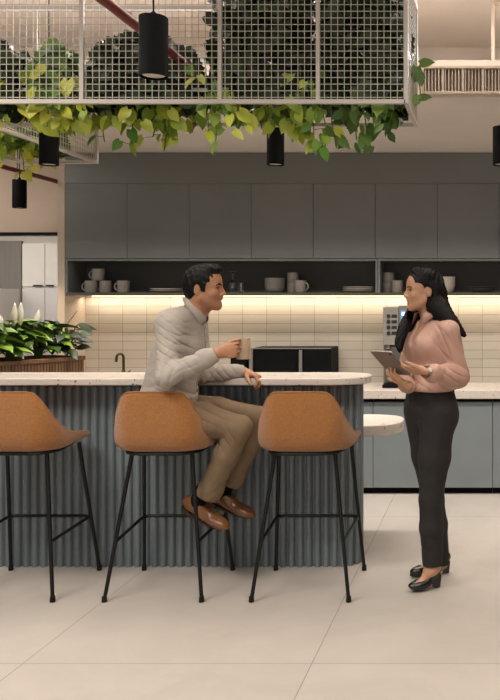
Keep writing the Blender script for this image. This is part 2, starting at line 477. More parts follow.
mug('grey mug at the right end of the three bottom row mugs', 123.5, 292, 12, 11.8, 6.95, math.pi, G)
mug('grey mug balanced on top of the other mugs', 98.2, 280, 12, 11.8, 6.965, math.pi, G, z=ZS + 0.0972)
GP = 'plates on the open shelf'
def plates(px, n, wpx, dz, Y, labels, m=None, z0=ZS):
    r = wpx / FPX * Y / 2
    for k in range(n):
        c = (pxx(px, Y), Y, z0 + k * dz)
        tag(MB().lathe([(r * 0.55, 0), (r * 0.6, 0.003), (r, dz * 0.75 + 0.006), (r, dz * 0.75 + 0.009), (r * 0.58, 0.009), (0.001, 0.009)], c, 36).build('plate', m or M['plate'], smooth=True),
            labels[k], 'plate', GP)
plates(167, 2, 32, 0.014, 7.0, ['pale plate at the bottom, left of the seated man', 'pale plate lying on another plate, left of the seated man'])
def bowls(px, n, wpx, hpx, dz, Y, labels, m):
    r = wpx / FPX * Y / 2; h = hpx / FPX * Y
    for k in range(n):
        c = (pxx(px, Y), Y, ZS + k * dz)
        tag(MB().lathe([(r * 0.6, 0), (r * 0.85, h * 0.25), (r, h), (r - 0.004, h), (r * 0.8, h * 0.3), (0.001, 0.006)], c, 32).build('bowl', m, smooth=True),
            labels[k], 'bowl', 'bowls on the open shelf')
bowls(275, 4, 20.5, 6.5, 0.022, 7.0, ['grey bowl at the bottom of the stack right of the man', 'second grey bowl up in the stack right of the man',
      'third grey bowl up in the stack right of the man', 'top grey bowl of the stack right of the man'], M['ceramic'])
# upturned wine glass and tumbler by the man's face
def wine_glass(px, Y, label):
    c = (pxx(px, Y), Y, ZS); t = thing('wine_glass', label, 'glass', c)
    MB().lathe([(0.030, 0.001), (0.040, 0.05), (0.034, 0.085), (0.005, 0.105), (0.004, 0.103), (0.031, 0.083), (0.037, 0.05), (0.027, 0.001)], c, 24).build('glass_bowl', M['glass'], t, smooth=True)
    MB().lathe([(0.004, 0.105), (0.004, 0.160), (0.034, 0.172), (0.034, 0.175), (0.001, 0.175)], c, 24).build('glass_foot', M['glass'], t, smooth=True)
wine_glass(232.5, 7.0, 'upturned wine glass on the shelf in front of the man')
c = (pxx(241, 6.97), 6.97, ZS)
tag(MB().lathe([(0.024, 0), (0.030, 0.002), (0.033, 0.08), (0.030, 0.08), (0.027, 0.008), (0.001, 0.008)], c, 24).build('drinking_glass', M['glass'], smooth=True), 'short clear tumbler beside the upturned wine glass', 'glass')
for k in range(2):
    mug(['tall grey cup at the bottom of the two behind the small mug', 'grey cup stacked on top, behind the small mug'][k], 293, 291, 11.5, 11, 7.03, 0, 'stacked handleless cups', z=ZS + 0.075 * k, handle=False)
mug('small grey mug in front of the two stacked cups', 300.5, 292, 11.5, 12, 6.93, math.pi * -0.1)
plates(359, 3, 32, 0.014, 7.0, ['pale plate at the bottom, left of the shelf divider', 'middle pale plate left of the shelf divider', 'top pale plate left of the shelf divider'])
for k in range(2):
    mug(['lower of two grey cups stacked by the divider', 'upper of two grey cups stacked by the divider'][k], 388.5, 291, 12, 11, 7.03, 0, 'cups by the divider', z=ZS + 0.075 * k, handle=False)
mug('small grey cup beside the woman, right of two stacked cups', 397, 291, 11, 12, 6.93, 0, handle=False)
bowls(446, 3, 19, 9, 0.028, 7.0, ['lowest pale bowl behind the woman\'s head', 'middle pale bowl behind the woman\'s head', 'top pale bowl behind the woman\'s head'], M['plate'])
plates(481, 3, 28, 0.014, 7.0, ['lowest dark plate at the right end of the shelf', 'middle dark plate at the right end of the shelf', 'top dark plate at the right end of the shelf'], mat('dark_plate', '#5c5650', 0.4, var=0.05))

# ------------------------------------------------------------------ worktop appliances
ZW = 0.813
Y0 = 6.80
t = thing('microwave_oven', 'black microwave oven on the back worktop behind the bar', 'microwave', (pxx(291, Y0), Y0, ZW))
xa, xb = pxx(250, Y0), pxx(330.5, Y0); zt = pzz(348.5, Y0)
MB().box((xa, Y0 + 0.02, ZW + 0.012), (xb, YB - 0.04, zt)).build('housing', M['matteblack'], t, bevel=0.006)
for x in (xa + 0.05, xb - 0.05):
    for y in (Y0 + 0.06, YB - 0.09):
        MB().lathe([(0.015, 0), (0.015, 0.013)], (x, y, ZW), 10).build('foot', M['matteblack'], t)
xdr = pxx(299, Y0)
d = MB().box((xa + 0.004, Y0, ZW + 0.02), (xdr, Y0 + 0.019, zt - 0.004)).build('door', M['matteblack'], t, bevel=0.003)
MB().box((xa + 0.045, Y0 - 0.003, ZW + 0.05), (xdr - 0.03, Y0 - 0.0005, zt - 0.03)).build('door_glass', M['gloss'], d)
MB().box((xdr + 0.003, Y0 - 0.022, ZW + 0.04), (xdr + 0.028, Y0 - 0.001, zt - 0.012)).build('handle', M['grey'], t, bevel=0.003)
MB().box((xa - 0.002, Y0 - 0.022, ZW + 0.04), (xa + 0.026, Y0 - 0.001, zt - 0.002)).build('door_stile', M['grey'], t, bevel=0.003)
pn = MB().box((xdr + 0.032, Y0, ZW + 0.02), (xb - 0.004, Y0 + 0.019, zt - 0.004)).build('control_panel', M['gloss'], t, bevel=0.003)
MB().tube([(pxx(314, Y0), Y0 - 0.016, ZW + 0.12), (pxx(314, Y0), Y0 - 0.001, ZW + 0.12)], 0.022, 20).build('dial', M['matteblack'], pn)
MB().box((xa, Y0 - 0.004, zt - 0.0035), (xb, Y0 + 0.018, zt + 0.004)).build('top_trim', M['grey'], t)
t = thing('toaster', 'low black toaster just left of the microwave', 'toaster', (pxx(240, 6.85), 6.85, ZW))
ta, tb = pxx(231, 6.83), pxx(247.5, 6.83)
MB().box((ta, 6.80, ZW + 0.008), (tb, 7.08, pzz(356.5, 6.8))).build('housing', M['matteblack'], t, bevel=0.02, segs=3)
MB().box((ta + 0.03, 6.84, pzz(356.5, 6.8) - 0.004), (tb - 0.03, 7.04, pzz(356.5, 6.8) + 0.002)).build('slot', M['gloss'], t)
MB().box((ta + 0.02, 6.83, ZW), (tb - 0.02, 7.05, ZW + 0.009)).build('base', M['matteblack'], t)
# coffee machine
Y1 = 6.78
t = thing('coffee_machine', 'tall grey coffee machine with blue screen behind the woman', 'coffee machine', (pxx(400, Y1), Y1 + 0.2, ZW))
za, zb = ZW, pzz(307, Y1)
x0, x1, x2 = pxx(383, Y1), pxx(398.5, Y1), pxx(424, Y1)
MB().box((x0, Y1 + 0.03, ZW), (x2, YB - 0.03, zb)).build('housing', M['grey'], t, bevel=0.006)
bp_ = MB().box((x0 + 0.001, Y1, pzz(345, Y1)), (x1, Y1 + 0.029, zb - 0.002)).build('button_panel', mat('machine_face', '#8a847c', 0.4, var=0.04), t, bevel=0.003)
for k in range(4):
    z = pzz(316.0 + k * 5.7, Y1)
    MB().tube([(pxx(388.6, Y1), Y1 - 0.008, z), (pxx(388.6, Y1), Y1 - 0.0005, z)], 0.016, 16).build('selector_button', M['gloss'], bp_)
    MB().box((pxx(391.6, Y1), Y1 - 0.006, z - 0.012), (pxx(396.9, Y1), Y1 - 0.0005, z + 0.012)).build('selector_label', M['gloss'], bp_, bevel=0.003)
sc = MB().box((x1 + 0.004, Y1 - 0.006, pzz(331, Y1)), (x2 - 0.004, Y1 + 0.029, zb + 0.012)).build('screen_frame', M['grey'], t, bevel=0.003)
MB().box((x1 + 0.018, Y1 - 0.010, pzz(329, Y1)), (x2 - 0.02, Y1 - 0.0065, pzz(310.5, Y1))).build('screen', M['screen'], sc)
for r in range(3):
    for q in range(2):
        xi = x1 + 0.026 + q * 0.052; zi = pzz(315.5 + r * 6, Y1)
        MB().box((xi, Y1 - 0.0125, zi), (xi + 0.034, Y1 - 0.0105, zi + 0.026)).build('screen_icon', M['icon'] if r < 2 or q else mat('orange_icon', '#c58a5a', 0.5), sc, bevel=0.004)
MB().box((x0 + 0.012, Y1 + 0.004, ZW + 0.04), (x2 - 0.012, Y1 + 0.0295, pzz(347, Y1))).build('dispensing_bay', M['cabin'], t)
MB().box((x0 + 0.001, Y1 - 0.06, ZW + 0.001), (x2, Y1 + 0.0295, ZW + 0.026)).build('drip_tray', M['matteblack'], t, bevel=0.004)
MB().lathe([(0.012, 0), (0.018, 0.01), (0.018, 0.03)], (pxx(388, Y1), Y1 - 0.012, pzz(349, Y1)), 14).build('spout', M['steel'], t, smooth=True)
# tap
Yt = 6.95
t = thing('kitchen_tap', 'bronze gooseneck tap against the tiles at the left', 'tap', (pxx(123.5, Yt), Yt, ZW))
xt = pxx(123.5, Yt); zt = pzz(352.5, Yt)
MB().lathe([(0.026, 0), (0.026, 0.012), (0.018, 0.02), (0.016, 0.12), (0.012, 0.125)], (xt, Yt, ZW), 16).build('base', M['bronze'], t, smooth=True)
pts = [(xt, Yt, ZW + 0.10), (xt, Yt, zt - 0.045)]
for k in range(1, 9):
    a = math.pi * k / 8
    pts.append((xt - 0.022 + 0.022 * math.cos(a), Yt - 0.03 * (1 - math.cos(a)) / 2, zt - 0.045 + 0.036 * math.sin(a)))
pts.append((xt - 0.046, Yt - 0.032, zt - 0.075))
MB().tube(pts, 0.0105, 12).build('spout', M['bronze'], t, smooth=True)
MB().tube([(xt + 0.012, Yt, ZW + 0.09), (xt + 0.06, Yt - 0.01, ZW + 0.12)], 0.006, 8).build('lever', M['bronze'], t, smooth=True)

# ------------------------------------------------------------------ bar
def stadium(x0, xr, y0, y1, a, n=24):
    """outline with a straight left end and an elliptical right end"""
    b = (y1 - y0) / 2; cy = (y0 + y1) / 2; cx = xr - a
    o = [(x0, y0)]
    for k in range(n + 1):
        th = -math.pi / 2 + math.pi * k / n
        c_, s_ = math.cos(th), math.sin(th)
        e = 0.75
        o.append((cx + a * abs(c_) ** e, cy + b * math.copysign(abs(s_) ** e, s_)))
    o.append((x0, y1))
    return o
def prof(u):      # rounded rib with a flat groove between ribs
    u = (u - 0.13) / 0.74
    return 0.0 if u <= 0 or u >= 1 else (1 - abs(2 * u - 1) ** 2.6) ** 0.5
def fluted(outline, pitch, depth):
    pts = [np.array(p, float) for p in outline]
    dense = []
    for i in range(len(pts) - 1):
        n = max(1, int(np.linalg.norm(pts[i + 1] - pts[i]) / 0.004))
        for k in range(n): dense.append(pts[i] + (pts[i + 1] - pts[i]) * k / n)
    dense.append(pts[-1])
    s = 0; out = []
    for i, p in enumerate(dense):
        if i: s += np.linalg.norm(p - dense[i - 1])
        t = dense[min(i + 3, len(dense) - 1)] - dense[max(i - 3, 0)]
        t /= np.linalg.norm(t) + 1e-9
        nrm = np.array([t[1], -t[0]])
        out.append(tuple(p + nrm * depth * (prof((s / pitch) % 1.0) - 1)))
    return out
t = thing('bar_counter', 'slate blue bar counter with vertical fluted front and rounded end', 'bar counter', (-2.6, 4.93, 0))
MB().prism(fluted(stadium(-4.3, -0.735, 4.80, 5.045, 0.21), 0.0485, 0.024), 0.0, 1.022).build('fluted_panel', M['flute'], t, smooth=True)
MB().prism(stadium(-4.28, -0.76, 4.83, 5.02, 0.20), 1.0225, 1.040).build('shadow_gap', M['matteblack'], t)  # black recessed band, the shade under the bar top put into its colour
tag(MB().prism(stadium(-4.35, -0.68, 4.66, 5.065, 0.27, 32), 1.0405, 1.08).build('countertop', M['stone'], bevel=0.007, segs=3),
    'speckled white stone bar top with rounded right end', 'bar top')
t = thing('work_table', 'lower speckled stone table behind the rounded end of the bar', 'table', (-1.3, 5.35, 0))
MB().prism(stadium(-2.3, -0.545, 5.085, 5.61, 0.30, 32), 0.69, 0.757).build('table_top', M['stone'], t, bevel=0.008, segs=3)
MB().box((-2.25, 5.12, 0), (-1.15, 5.58, 0.689)).build('pedestal', M['base'], t, bevel=0.004)

# ------------------------------------------------------------------ bar stools
def catmull(c, m):
    c = [np.array(p, float) for p in c]; out = []
    for i in range(len(c) - 1):
        p0, p1, p2, p3 = c[max(i - 1, 0)], c[i], c[i + 1], c[min(i + 2, len(c) - 1)]
        for k in range(m):
            u = k / m
            out.append(0.5 * ((2 * p1) + (-p0 + p2) * u + (2 * p0 - 5 * p1 + 4 * p2 - p3) * u * u + (-p0 + 3 * p1 - 3 * p2 + p3) * u ** 3))
    out.append(c[-1]); return out
RIM = [(0, -.255, 1.048), (.10, -.255, 1.048), (.146, -.250, 1.040), (.180, -.232, .998), (.210, -.198, .932), (.236, -.145, .866), (.248, -.06, .822),
       (.249, .04, .808), (.246, .13, .795), (.215, .195, .785), (.14, .228, .778), (0, .236, .775)]
def make_stool(cx, cy, label):
    t = thing('bar_stool', label, 'bar stool', (cx, cy, 0), 'tan upholstered bar stools')
    half = catmull(RIM, 3)
    ring = half + [np.array([-p[0], p[1], p[2]]) for p in half[-2:0:-1]]
    ring = np.array(ring); n = len(ring)
    cen = np.array([0, 0.0])
    rows = []
    def row(sc, f, z_to, yoff=0.0):
        r = ring.copy()
        r[:, :2] = cen + (r[:, :2] - cen) * sc
        r[:, 2] = ring[:, 2] * (1 - f) + z_to * f
        r[:, 1] += yoff
        return r
    for sc, f in ((0.985, -0.0), (1.0, 0.06), (1.012, 0.25), (1.012, 0.5), (0.995, 0.70), (0.950, 0.86), (0.87, 0.96), (0.74, 1.0)):
        r = row(sc, f, 0.738); r[:, 2] += f * 0.030 * np.clip((r[:, 1] + 0.10) / 0.25, 0, 1); rows.append(r)
    rows.append(row(0.3, 1.0, 0.737))
    inner = []
    for sc, f in ((0.955, -0.015), (0.90, 0.03), (0.87, 0.3), (0.85, 0.6), (0.82, 0.85), (0.74, 0.97), (0.6, 1.0)):
        inner.append(row(sc, f, 0.772))
    inner.append(row(0.2, 1.0, 0.768))
    allr = rows[::-1] + inner
    v = np.concatenate(allr) + np.array([cx, cy, 0])
    f = []
    for i in range(len(allr) - 1):
        for k in range(n):
            f.append((i * n + k, i * n + (k + 1) % n, (i + 1) * n + (k + 1) % n, (i + 1) * n + k))
    f.append(tuple(range(n))[::-1]); f.append(tuple((len(allr) - 1) * n + k for k in range(n)))
    sh = MB().add(v, f).build('seat_shell', M['tan'], t, smooth=True)
    sh.data.polygons.foreach_set('use_smooth', [True] * len(sh.data.polygons))
    at = sh.data.attributes.get('sharp_edge')
    if at: sh.data.attributes.remove(at)
    # piping seam around the rim
    seam = [p + np.array([cx, cy, 0.001]) for p in row(0.985, 0.0, 0.7)]
    MB().tube(seam + [seam[0]], 0.0045, 6, cap=False).build('edge_piping', M['tan'], sh, smooth=True)
    fr = [np.array([p[0] * 0.78 + cx, p[1] * 0.80 + cy, 0.732 + 0.022 * min(1, max(0, (p[1] + .10) / .25))]) for p in ring]
    MB().tube(fr + [fr[0]], 0.009, 8, cap=False).build('seat_frame', M['black'], t, smooth=True)
    feet = {}
    for nm, sx, top, bot in (('rl', -1, (.152, -.13), (.243, -.25)), ('rr', 1, (.152, -.13), (.243, -.25)), ('fl', -1, (.195, .12), (.247, .25)), ('fr', 1, (.195, .12), (.247, .25))):
        a = np.array([cx + sx * top[0], cy + top[1], 0.735]); b = np.array([cx + sx * bot[0], cy + bot[1], 0.012])
        lg = MB().tube([a, b], [0.0105, 0.0095], 10).build('leg', M['black'], t, smooth=True)
        MB().lathe([(0.013, 0), (0.014, 0.004), (0.012, 0.03)], (b[0], b[1], 0.0), 12).build('foot_cap', M['black'], lg, smooth=True)
        feet[nm] = (a, b)
    def on(nm, z):
        a, b = feet[nm]; u = (0.735 - z) / (0.735 - 0.012); return a + (b - a) * u
    fl, fr_, rl, rr = on('fl', 0.318), on('fr', 0.318), on('rl', 0.288), on('rr', 0.288)
    def rnd(p, q, r):      # rounded corner q between p and r
        d1 = (p - q) / np.linalg.norm(p - q) * 0.035; d2 = (r - q) / np.linalg.norm(r - q) * 0.035
        return [q + d1, q + 0.3 * (d1 + d2), q + d2]
    MB().tube([rl] + rnd(rl, fl, fr_) + rnd(fl, fr_, rr) + [rr], 0.0085, 10).build('footrest', M['black'], t, smooth=True)
    return t
ST = make_stool(-1.685, 4.5, 'tan wool bar stool on which the man in the grey shirt sits')
dup(ST, (-0.745, 0, 0), 'empty tan bar stool left of the seated man, cut by the picture edge')
dup(ST, (0.735, 0, 0), 'empty tan bar stool right of the seated man, before the rounded bar end')

# ------------------------------------------------------------------ planter with lilies
random.seed(5)
A, B = np.array([-2.866, 6.0]), np.array([-3.257, 5.10])
dp = (B - A) / np.linalg.norm(B - A); npl = np.array([-0.917, 0.398])
ZP = 1.115
t = thing('planter_box', 'long slatted wooden planter box behind the left end of the bar', 'planter', (-3.25, 5.63, 0))
Lp = np.linalg.norm(B - A); Wp = 0.40
def quad(u0, u1, w0, w1):
    return [tuple(A + dp * u + npl * w) for u, w in ((u0, w0), (u0, w1), (u1, w1), (u1, w0))]
MB().prism(quad(0.02, Lp - 0.02, 0.022, Wp - 0.022), 0.0, ZP - 0.05).build('liner', M['soil'], t)
sl = MB(); ns = 42
for k in range(ns):
    u0 = Lp * k / ns
    sl.prism(quad(u0 + 0.001, u0 + Lp / ns - 0.0035, 0.0, 0.018), 0.0, ZP - 0.028)
    sl.prism(quad(u0 + 0.001, u0 + Lp / ns - 0.0035, Wp - 0.018, Wp), 0.0, ZP - 0.028)
sl.prism(quad(0, 0.018, 0.019, Wp - 0.019), 0, ZP - 0.028); sl.prism(quad(Lp - 0.018, Lp, 0.019, Wp - 0.019), 0, ZP - 0.028)
sl.build('slat_cladding', M['wood'], t)
rm = MB()
for q in (quad(-0.006, Lp + 0.006, -0.008, 0.022), quad(-0.006, Lp + 0.006, Wp - 0.022, Wp + 0.008), quad(-0.006, 0.022, 0.0225, Wp - 0.0225), quad(Lp - 0.022, Lp + 0.006, 0.0225, Wp - 0.0225)):
    rm.prism(q, ZP - 0.027, ZP)
rm.build('rim', M['wood'], t, bevel=0.002)
def unit(v): v = np.array(v, float); return v / (np.linalg.norm(v) + 1e-9)
def leafy(mb_leaf, mb_stem, base, n, spread, h, L, Wd, seed, heart=False, droop=0.35, low=0.35):
    rnd = random.Random(seed)
    for k in range(n):
        an = k * 2.399 + rnd.uniform(-0.3, 0.3); el = rnd.uniform(low, 1.0)
        out = np.array([math.cos(an), math.sin(an), 0])
        tip = np.array(base) + out * spread * (1.05 - el * 0.7) * rnd.uniform(0.8, 1.1) + np.array([0, 0, h * el])
        mid = np.array(base) + out * spread * 0.2 + np.array([0, 0, h * el * 0.6])
        mb_stem.tube([np.array(base) + out * 0.015, mid, tip], 0.0035, 5)
        d = unit(out * 1.0 + np.array([0, 0, rnd.uniform(-0.35, 0.5) * el]))
        nr = unit(np.array([0, 0, 1.0]) + out * rnd.uniform(-0.3, 0.6) + np.array([rnd.uniform(-.4, .4), rnd.uniform(-.4, .4), 0]))
        s = rnd.uniform(0.75, 1.1)
        mb_leaf.leaf(tip, d, nr, L * s, Wd * s, droop, heart)
def lily(px, Y, label, seed, spathes):
    b = np.array([pxx(px, Y), Y, ZP - 0.05])
    t = thing('peace_lily', label, 'plant', b, 'peace lilies in the wooden planter')
    lf, st = MB(), MB()
    leafy(lf, st, b, 42, 0.14, 0.30, 0.185, 0.11, seed, low=0.32)
    lf.build('foliage', M['lilyleaf'], t, smooth=True, sharp=False); st.build('stalks', M['stem'], t, smooth=True)
    for (sx, sy0, sy1, dy, tl) in spathes:
        base = P(sx, sy0, Y + dy); top = P(sx + tl, sy1, Y + dy)
        d = unit(top - base); L = np.linalg.norm(top - base)
        s = MB(); nn = 9
        for i in range(nn):                       # a cupped white spathe with a pointed tip
            pass
        vs, fs = [], []
        u = unit(np.cross(d, [0.25, -1, 0])); w = np.cross(u, d)
        for i in range(9):
            tt = i / 8; wd = 0.026 * math.sin(math.pi * min(1, tt * 0.93 + 0.07)) ** 0.8 * (1 - 0.35 * tt) + 0.0006
            for j in range(7):
                a = (j - 3) / 3 * 1.15
                vs.append(base + d * L * tt + u * math.sin(a) * wd + w * (math.cos(a) * wd * 0.8) * (1 - 0.4 * tt))
        for i in range(8):
            for j in range(6):
                q = i * 7 + j; fs.append((q, q + 1, q + 8, q + 7))
        sp = MB().add(vs, fs).build('spathe', M['spathe'], t, smooth=True, solid=0.0015)
        MB().tube([base + d * L * 0.05, base + d * L * 0.5], [0.006, 0.004], 8).build('spadix', M['leafgold'], sp, smooth=True)
        MB().tube([b + np.array([0, 0, 0.02]), b * 0.5 + base * 0.5 + np.array([0.01, 0, 0.02]), base], 0.004, 6).build('flower_stalk', M['stem'], sp, smooth=True)
lily(38, 5.92, 'peace lily with one leaning white flower, right in the planter', 11, [(35, 331, 310, -0.05, 4)])
lily(10, 5.74, 'peace lily with two upright white flowers in the planter', 12, [(14, 326, 302.5, -0.04, 1), (20.5, 325, 302, 0.0, 0.5)])
lily(-16, 5.50, 'peace lily at the left edge of the picture with one white flower', 13, [(1, 326, 314, -0.02, -2)])
bb = np.array([pxx(66, 5.97), 5.97, ZP - 0.05])
t = thing('rubber_plant', 'dark leaved upright plant at the right end of the planter', 'plant', bb)
lf, st = MB(), MB()
for k in range(26):
    rnd = random.Random(40 + k); an = k * 2.399; hh = 0.10 + 0.17 * (k % 9) / 8
    out = np.array([math.cos(an), math.sin(an), 0]); tip = bb + out * rnd.uniform(0.04, 0.10) + np.array([0, 0, hh])
    st.tube([bb + np.array([0, 0, hh * 0.55]), tip], 0.004, 5)
    lf.leaf(tip, out + np.array([0, 0, rnd.uniform(-0.4, 0.5)]), [rnd.uniform(-.5, .5), -.8, 1], rnd.uniform(0.09, 0.13), rnd.uniform(0.055, 0.075), 0.4, False)
lf.leaf(bb + np.array([0, 0, 0.26]), [0.45, 0, 0.6], [-1, -0.3, 1], 0.14, 0.03, 0.0, False)
lf.build('foliage', mat('dark_glossy_leaf', '#18220f', 0.5, island=1, col2='#303e22'), t, smooth=True, sharp=False)
st.tube([bb, bb + np.array([0.01, 0, 0.14]), bb + np.array([0, 0.0, 0.25])], 0.011, 8)
st.build('stem', M['stem'], t, smooth=True)

# ------------------------------------------------------------------ hanging planter cages
def grid_panel(p0, eu, ev, lu, lv, pitch, r):
    """square wire mesh spanning lu x lv from corner p0"""
    mb = MB(); p0 = np.array(p0, float); eu, ev = np.array(eu, float), np.array(ev, float); en = np.cross(eu, ev)
    def bar(a, b, side):
        vs = [a - side * r - en * r, a + side * r - en * r, a + side * r + en * r, a - side * r + en * r,
              b - side * r - en * r, b + side * r - en * r, b + side * r + en * r, b - side * r + en * r]
        mb.add(vs, [(0, 3, 2, 1), (4, 5, 6, 7), (0, 1, 5, 4), (1, 2, 6, 5), (2, 3, 7, 6), (3, 0, 4, 7)])
    n = int(lu / pitch)
    for k in range(1, n + 1): bar(p0 + eu * k * pitch, p0 + eu * k * pitch + ev * lv, eu)
    n = int(lv / pitch)
    for k in range(1, n + 1): bar(p0 + ev * k * pitch, p0 + ev * k * pitch + eu * lu, ev)
    return mb
def cage(x0, x1, y0, y1, z0, z1, posts, label):
    t = thing('hanging_cage', label, 'planter cage', ((x0 + x1) / 2, (y0 + y1) / 2, z0), 'white wire planter cages')
    w = 0.010
    fr = MB()
    for z in (z0 + w, z1 - w):
        for y in (y0, y1): fr.box((x0, y - w, z - w), (x1, y + w, z + w))
        for x in (x0, x1): fr.box((x - w, y0, z - w), (x + w, y1, z + w))
    for x in (x0, x1):
        for y in (y0, y1): fr.box((x - w, y - w, z0), (x + w, y + w, z1))
    for x in posts: fr.box((x - w * 0.9, y0 - w * 0.9, z0), (x + w * 0.9, y0 + w * 0.9, z1))
    fr.build('frame', M['cagew'], t, bevel=0.002)
    pz = 0.030; r = 0.0014
    grid_panel((x0, y0, z0), (1, 0, 0), (0, 0, 1), x1 - x0, z1 - z0, pz, r).build('mesh_panel', M['cagew'], t)
    grid_panel((x1, y0, z0), (0, 1, 0), (0, 0, 1), y1 - y0, z1 - z0, pz, r).build('mesh_panel', M['cagew'], t)
    rl = MB()
    ym = (y0 + y1) / 2
    if x1 - x0 > y1 - y0:
        for dy in (-0.08, 0.08): rl.box((x0, ym + dy - 0.008, z0 + 0.10), (x1, ym + dy + 0.008, z0 + 0.114))
    else:
        xm_ = (x0 + x1) / 2
        for dx in (-0.08, 0.08): rl.box((xm_ + dx - 0.008, y0, z0 + 0.10), (xm_ + dx + 0.008, y1, z0 + 0.114))
    rl.build('support_rail', M['cagew'], t)
    hg = MB()
    for x in (x0 + 0.1, x1 - 0.1):
        for y in (y0, y1): hg.tube([(x, y, z1), (x, y, 3.5)], 0.004, 6)
    hg.build('hanger_wire', M['cagew'], t)
CF, CB = 3.85, 4.36
CZ = EYE + 196 / FPX * CF
xr_c = pxx(406, CF)
cage(-3.3, xr_c, CF, CB, CZ, CZ + 0.62, [pxx(82, CF), pxx(220, CF), pxx(318, CF)], 'long white wire cage of plants hanging across the top')
cage(-3.05, -2.565, 4.42, 5.54, CZ, CZ + 0.30, [], 'second white wire cage of plants running back at the left')

random.seed(21)
def bush(px0, px1, pytop, Y, label, n, leafmat, trail, seed, trailmat=None, airy=None, pot=True, ry=0.2, z0=None):
    rnd = random.Random(seed)
    x0, x1 = pxx(px0, Y), pxx(px1, Y); zb = (CZ if z0 is None else z0) + 0.116
    zt = pzz(pytop, Y); cx = (x0 + x1) / 2; rx = (x1 - x0) / 2
    t = thing('trailing_pothos', label, 'plant', (cx, Y, zb), 'plants in the hanging cages')
    MB().box((cx - min(0.16, rx * 0.7), Y - 0.10, zb), (cx + min(0.16, rx * 0.7), Y + 0.10, zb + 0.10)).build('pot', M['matteblack'], t, bevel=0.006)
    lf = MB()
    H = zt - zb
    for k in range(n):
        while True:
            a, b, c = rnd.uniform(-1, 1), rnd.uniform(-1, 1), rnd.uniform(0, 1)
            q = abs(a) ** 2.6 + b * b + c ** 3
            if 0.35 < q < 1: break
        p = np.array([cx + a * rx, Y + b * ry, zb - 0.09 + c * (H + 0.07)])
        out = unit([a * 0.8, b * 1.3 - 0.25, (c - 0.3) * 0.9])
        d = unit(np.array([rnd.uniform(-1, 1), rnd.uniform(-1, 1), rnd.uniform(-1.2, 0.3)]))
        L = rnd.uniform(0.05, 0.085)
        p = p - d * L * 0.4
        if p[1] < CF + 0.03 and z0 is None: p[1] = CF + 0.03
        lf.leaf(p, d, out, L, L * 0.85, 0.3)
    lf.build('foliage', leafmat, t, smooth=True, sharp=False)
    if trail:
        vn, tl = MB(), MB()
        for (tx, ty, ln) in trail:           # (start px, end py, sideways px)
            yy = Y + rnd.uniform(-0.16, 0.10)
            s = np.array([pxx(tx, yy), yy, zb + 0.11])
            e = np.array([pxx(tx + ln, yy), yy + rnd.uniform(-0.05, 0.05), pzz(ty, yy)])
            m1 = np.array([s[0] * 0.6 + e[0] * 0.4, yy - 0.02, zb - 0.05])
            pts = catmull([s, m1, m1 * 0.45 + e * 0.55 + np.array([rnd.uniform(-.02, .02), 0, 0]), e], 5)
            vn.tube(pts, 0.003, 5)
            for i in range(2, len(pts)):
                if rnd.random() < 0.28: continue
                for rep in range(1):
                    d = unit([rnd.uniform(-0.9, 0.9), rnd.uniform(-0.7, 0.3), rnd.uniform(-1.3, -0.3)])
                    L = rnd.uniform(0.045, 0.085)
                    off = np.array([rnd.uniform(-.05, .05), rnd.uniform(-.04, .03), rnd.uniform(-.01, .03)])
                    vn.tube([pts[i], pts[i] + off], 0.0015, 4)
                    tl.leaf(pts[i] + off, d, unit([rnd.uniform(-1, 1), -1, rnd.uniform(-.2, 1.0)]), L, L * rnd.uniform(.66, .86), 0.25)
        vn.build('vine', M['stem'], t, smooth=True)
        tl.build('trailing_leaves', trailmat, t, smooth=True, sharp=False)
    return t
YC0 = 4.10
bush(-40, 38, 40, YC0, 'dark bush at the left edge inside the long wire cage', 420, M['leafdark'], [(4, 128, -6), (22, 122, 6)], 1, M['leafgold'])
bush(40, 82, 42, YC0, 'small yellow green plant between two dark bushes in the cage', 330, M['leafmid'], [(48, 125, -4), (60, 130, 4), (70, 136, 6), (78, 120, 12)], 2, M['leafgold'])
bush(86, 205, 33, YC0, 'wide green bush behind the large black pendant in the cage', 950, M['leafdark'],
     [(100, 140, 0), (118, 128, 4), (130, 146, 4), (142, 122, -6), (150, 138, 6), (163, 152, 4), (172, 140, 0), (184, 122, 6), (196, 132, 10), (205, 148, 12), (212, 118, 14)], 3, M['leaflime'])
bush(210, 317, -75, YC0, 'tall dark green plant filling the middle of the long cage', 1300, M['leafdark'],
     [(228, 118, 4), (240, 132, 0), (262, 126, 4), (276, 120, -4), (290, 134, 2), (300, 128, 4), (308, 145, 4), (316, 152, 10)], 4, M['leaflime'])
bush(314, 410, -75, YC0, 'tall dark green plant at the right end of the long cage', 1200, M['leafdark'],
     [(330, 140, 4), (342, 128, 4), (352, 138, 3), (360, 146, 4), (370, 132, 6), (378, 128, 4), (388, 122, 4), (394, 132, -10)], 5, M['leafmid'])
rnd = random.Random(9)
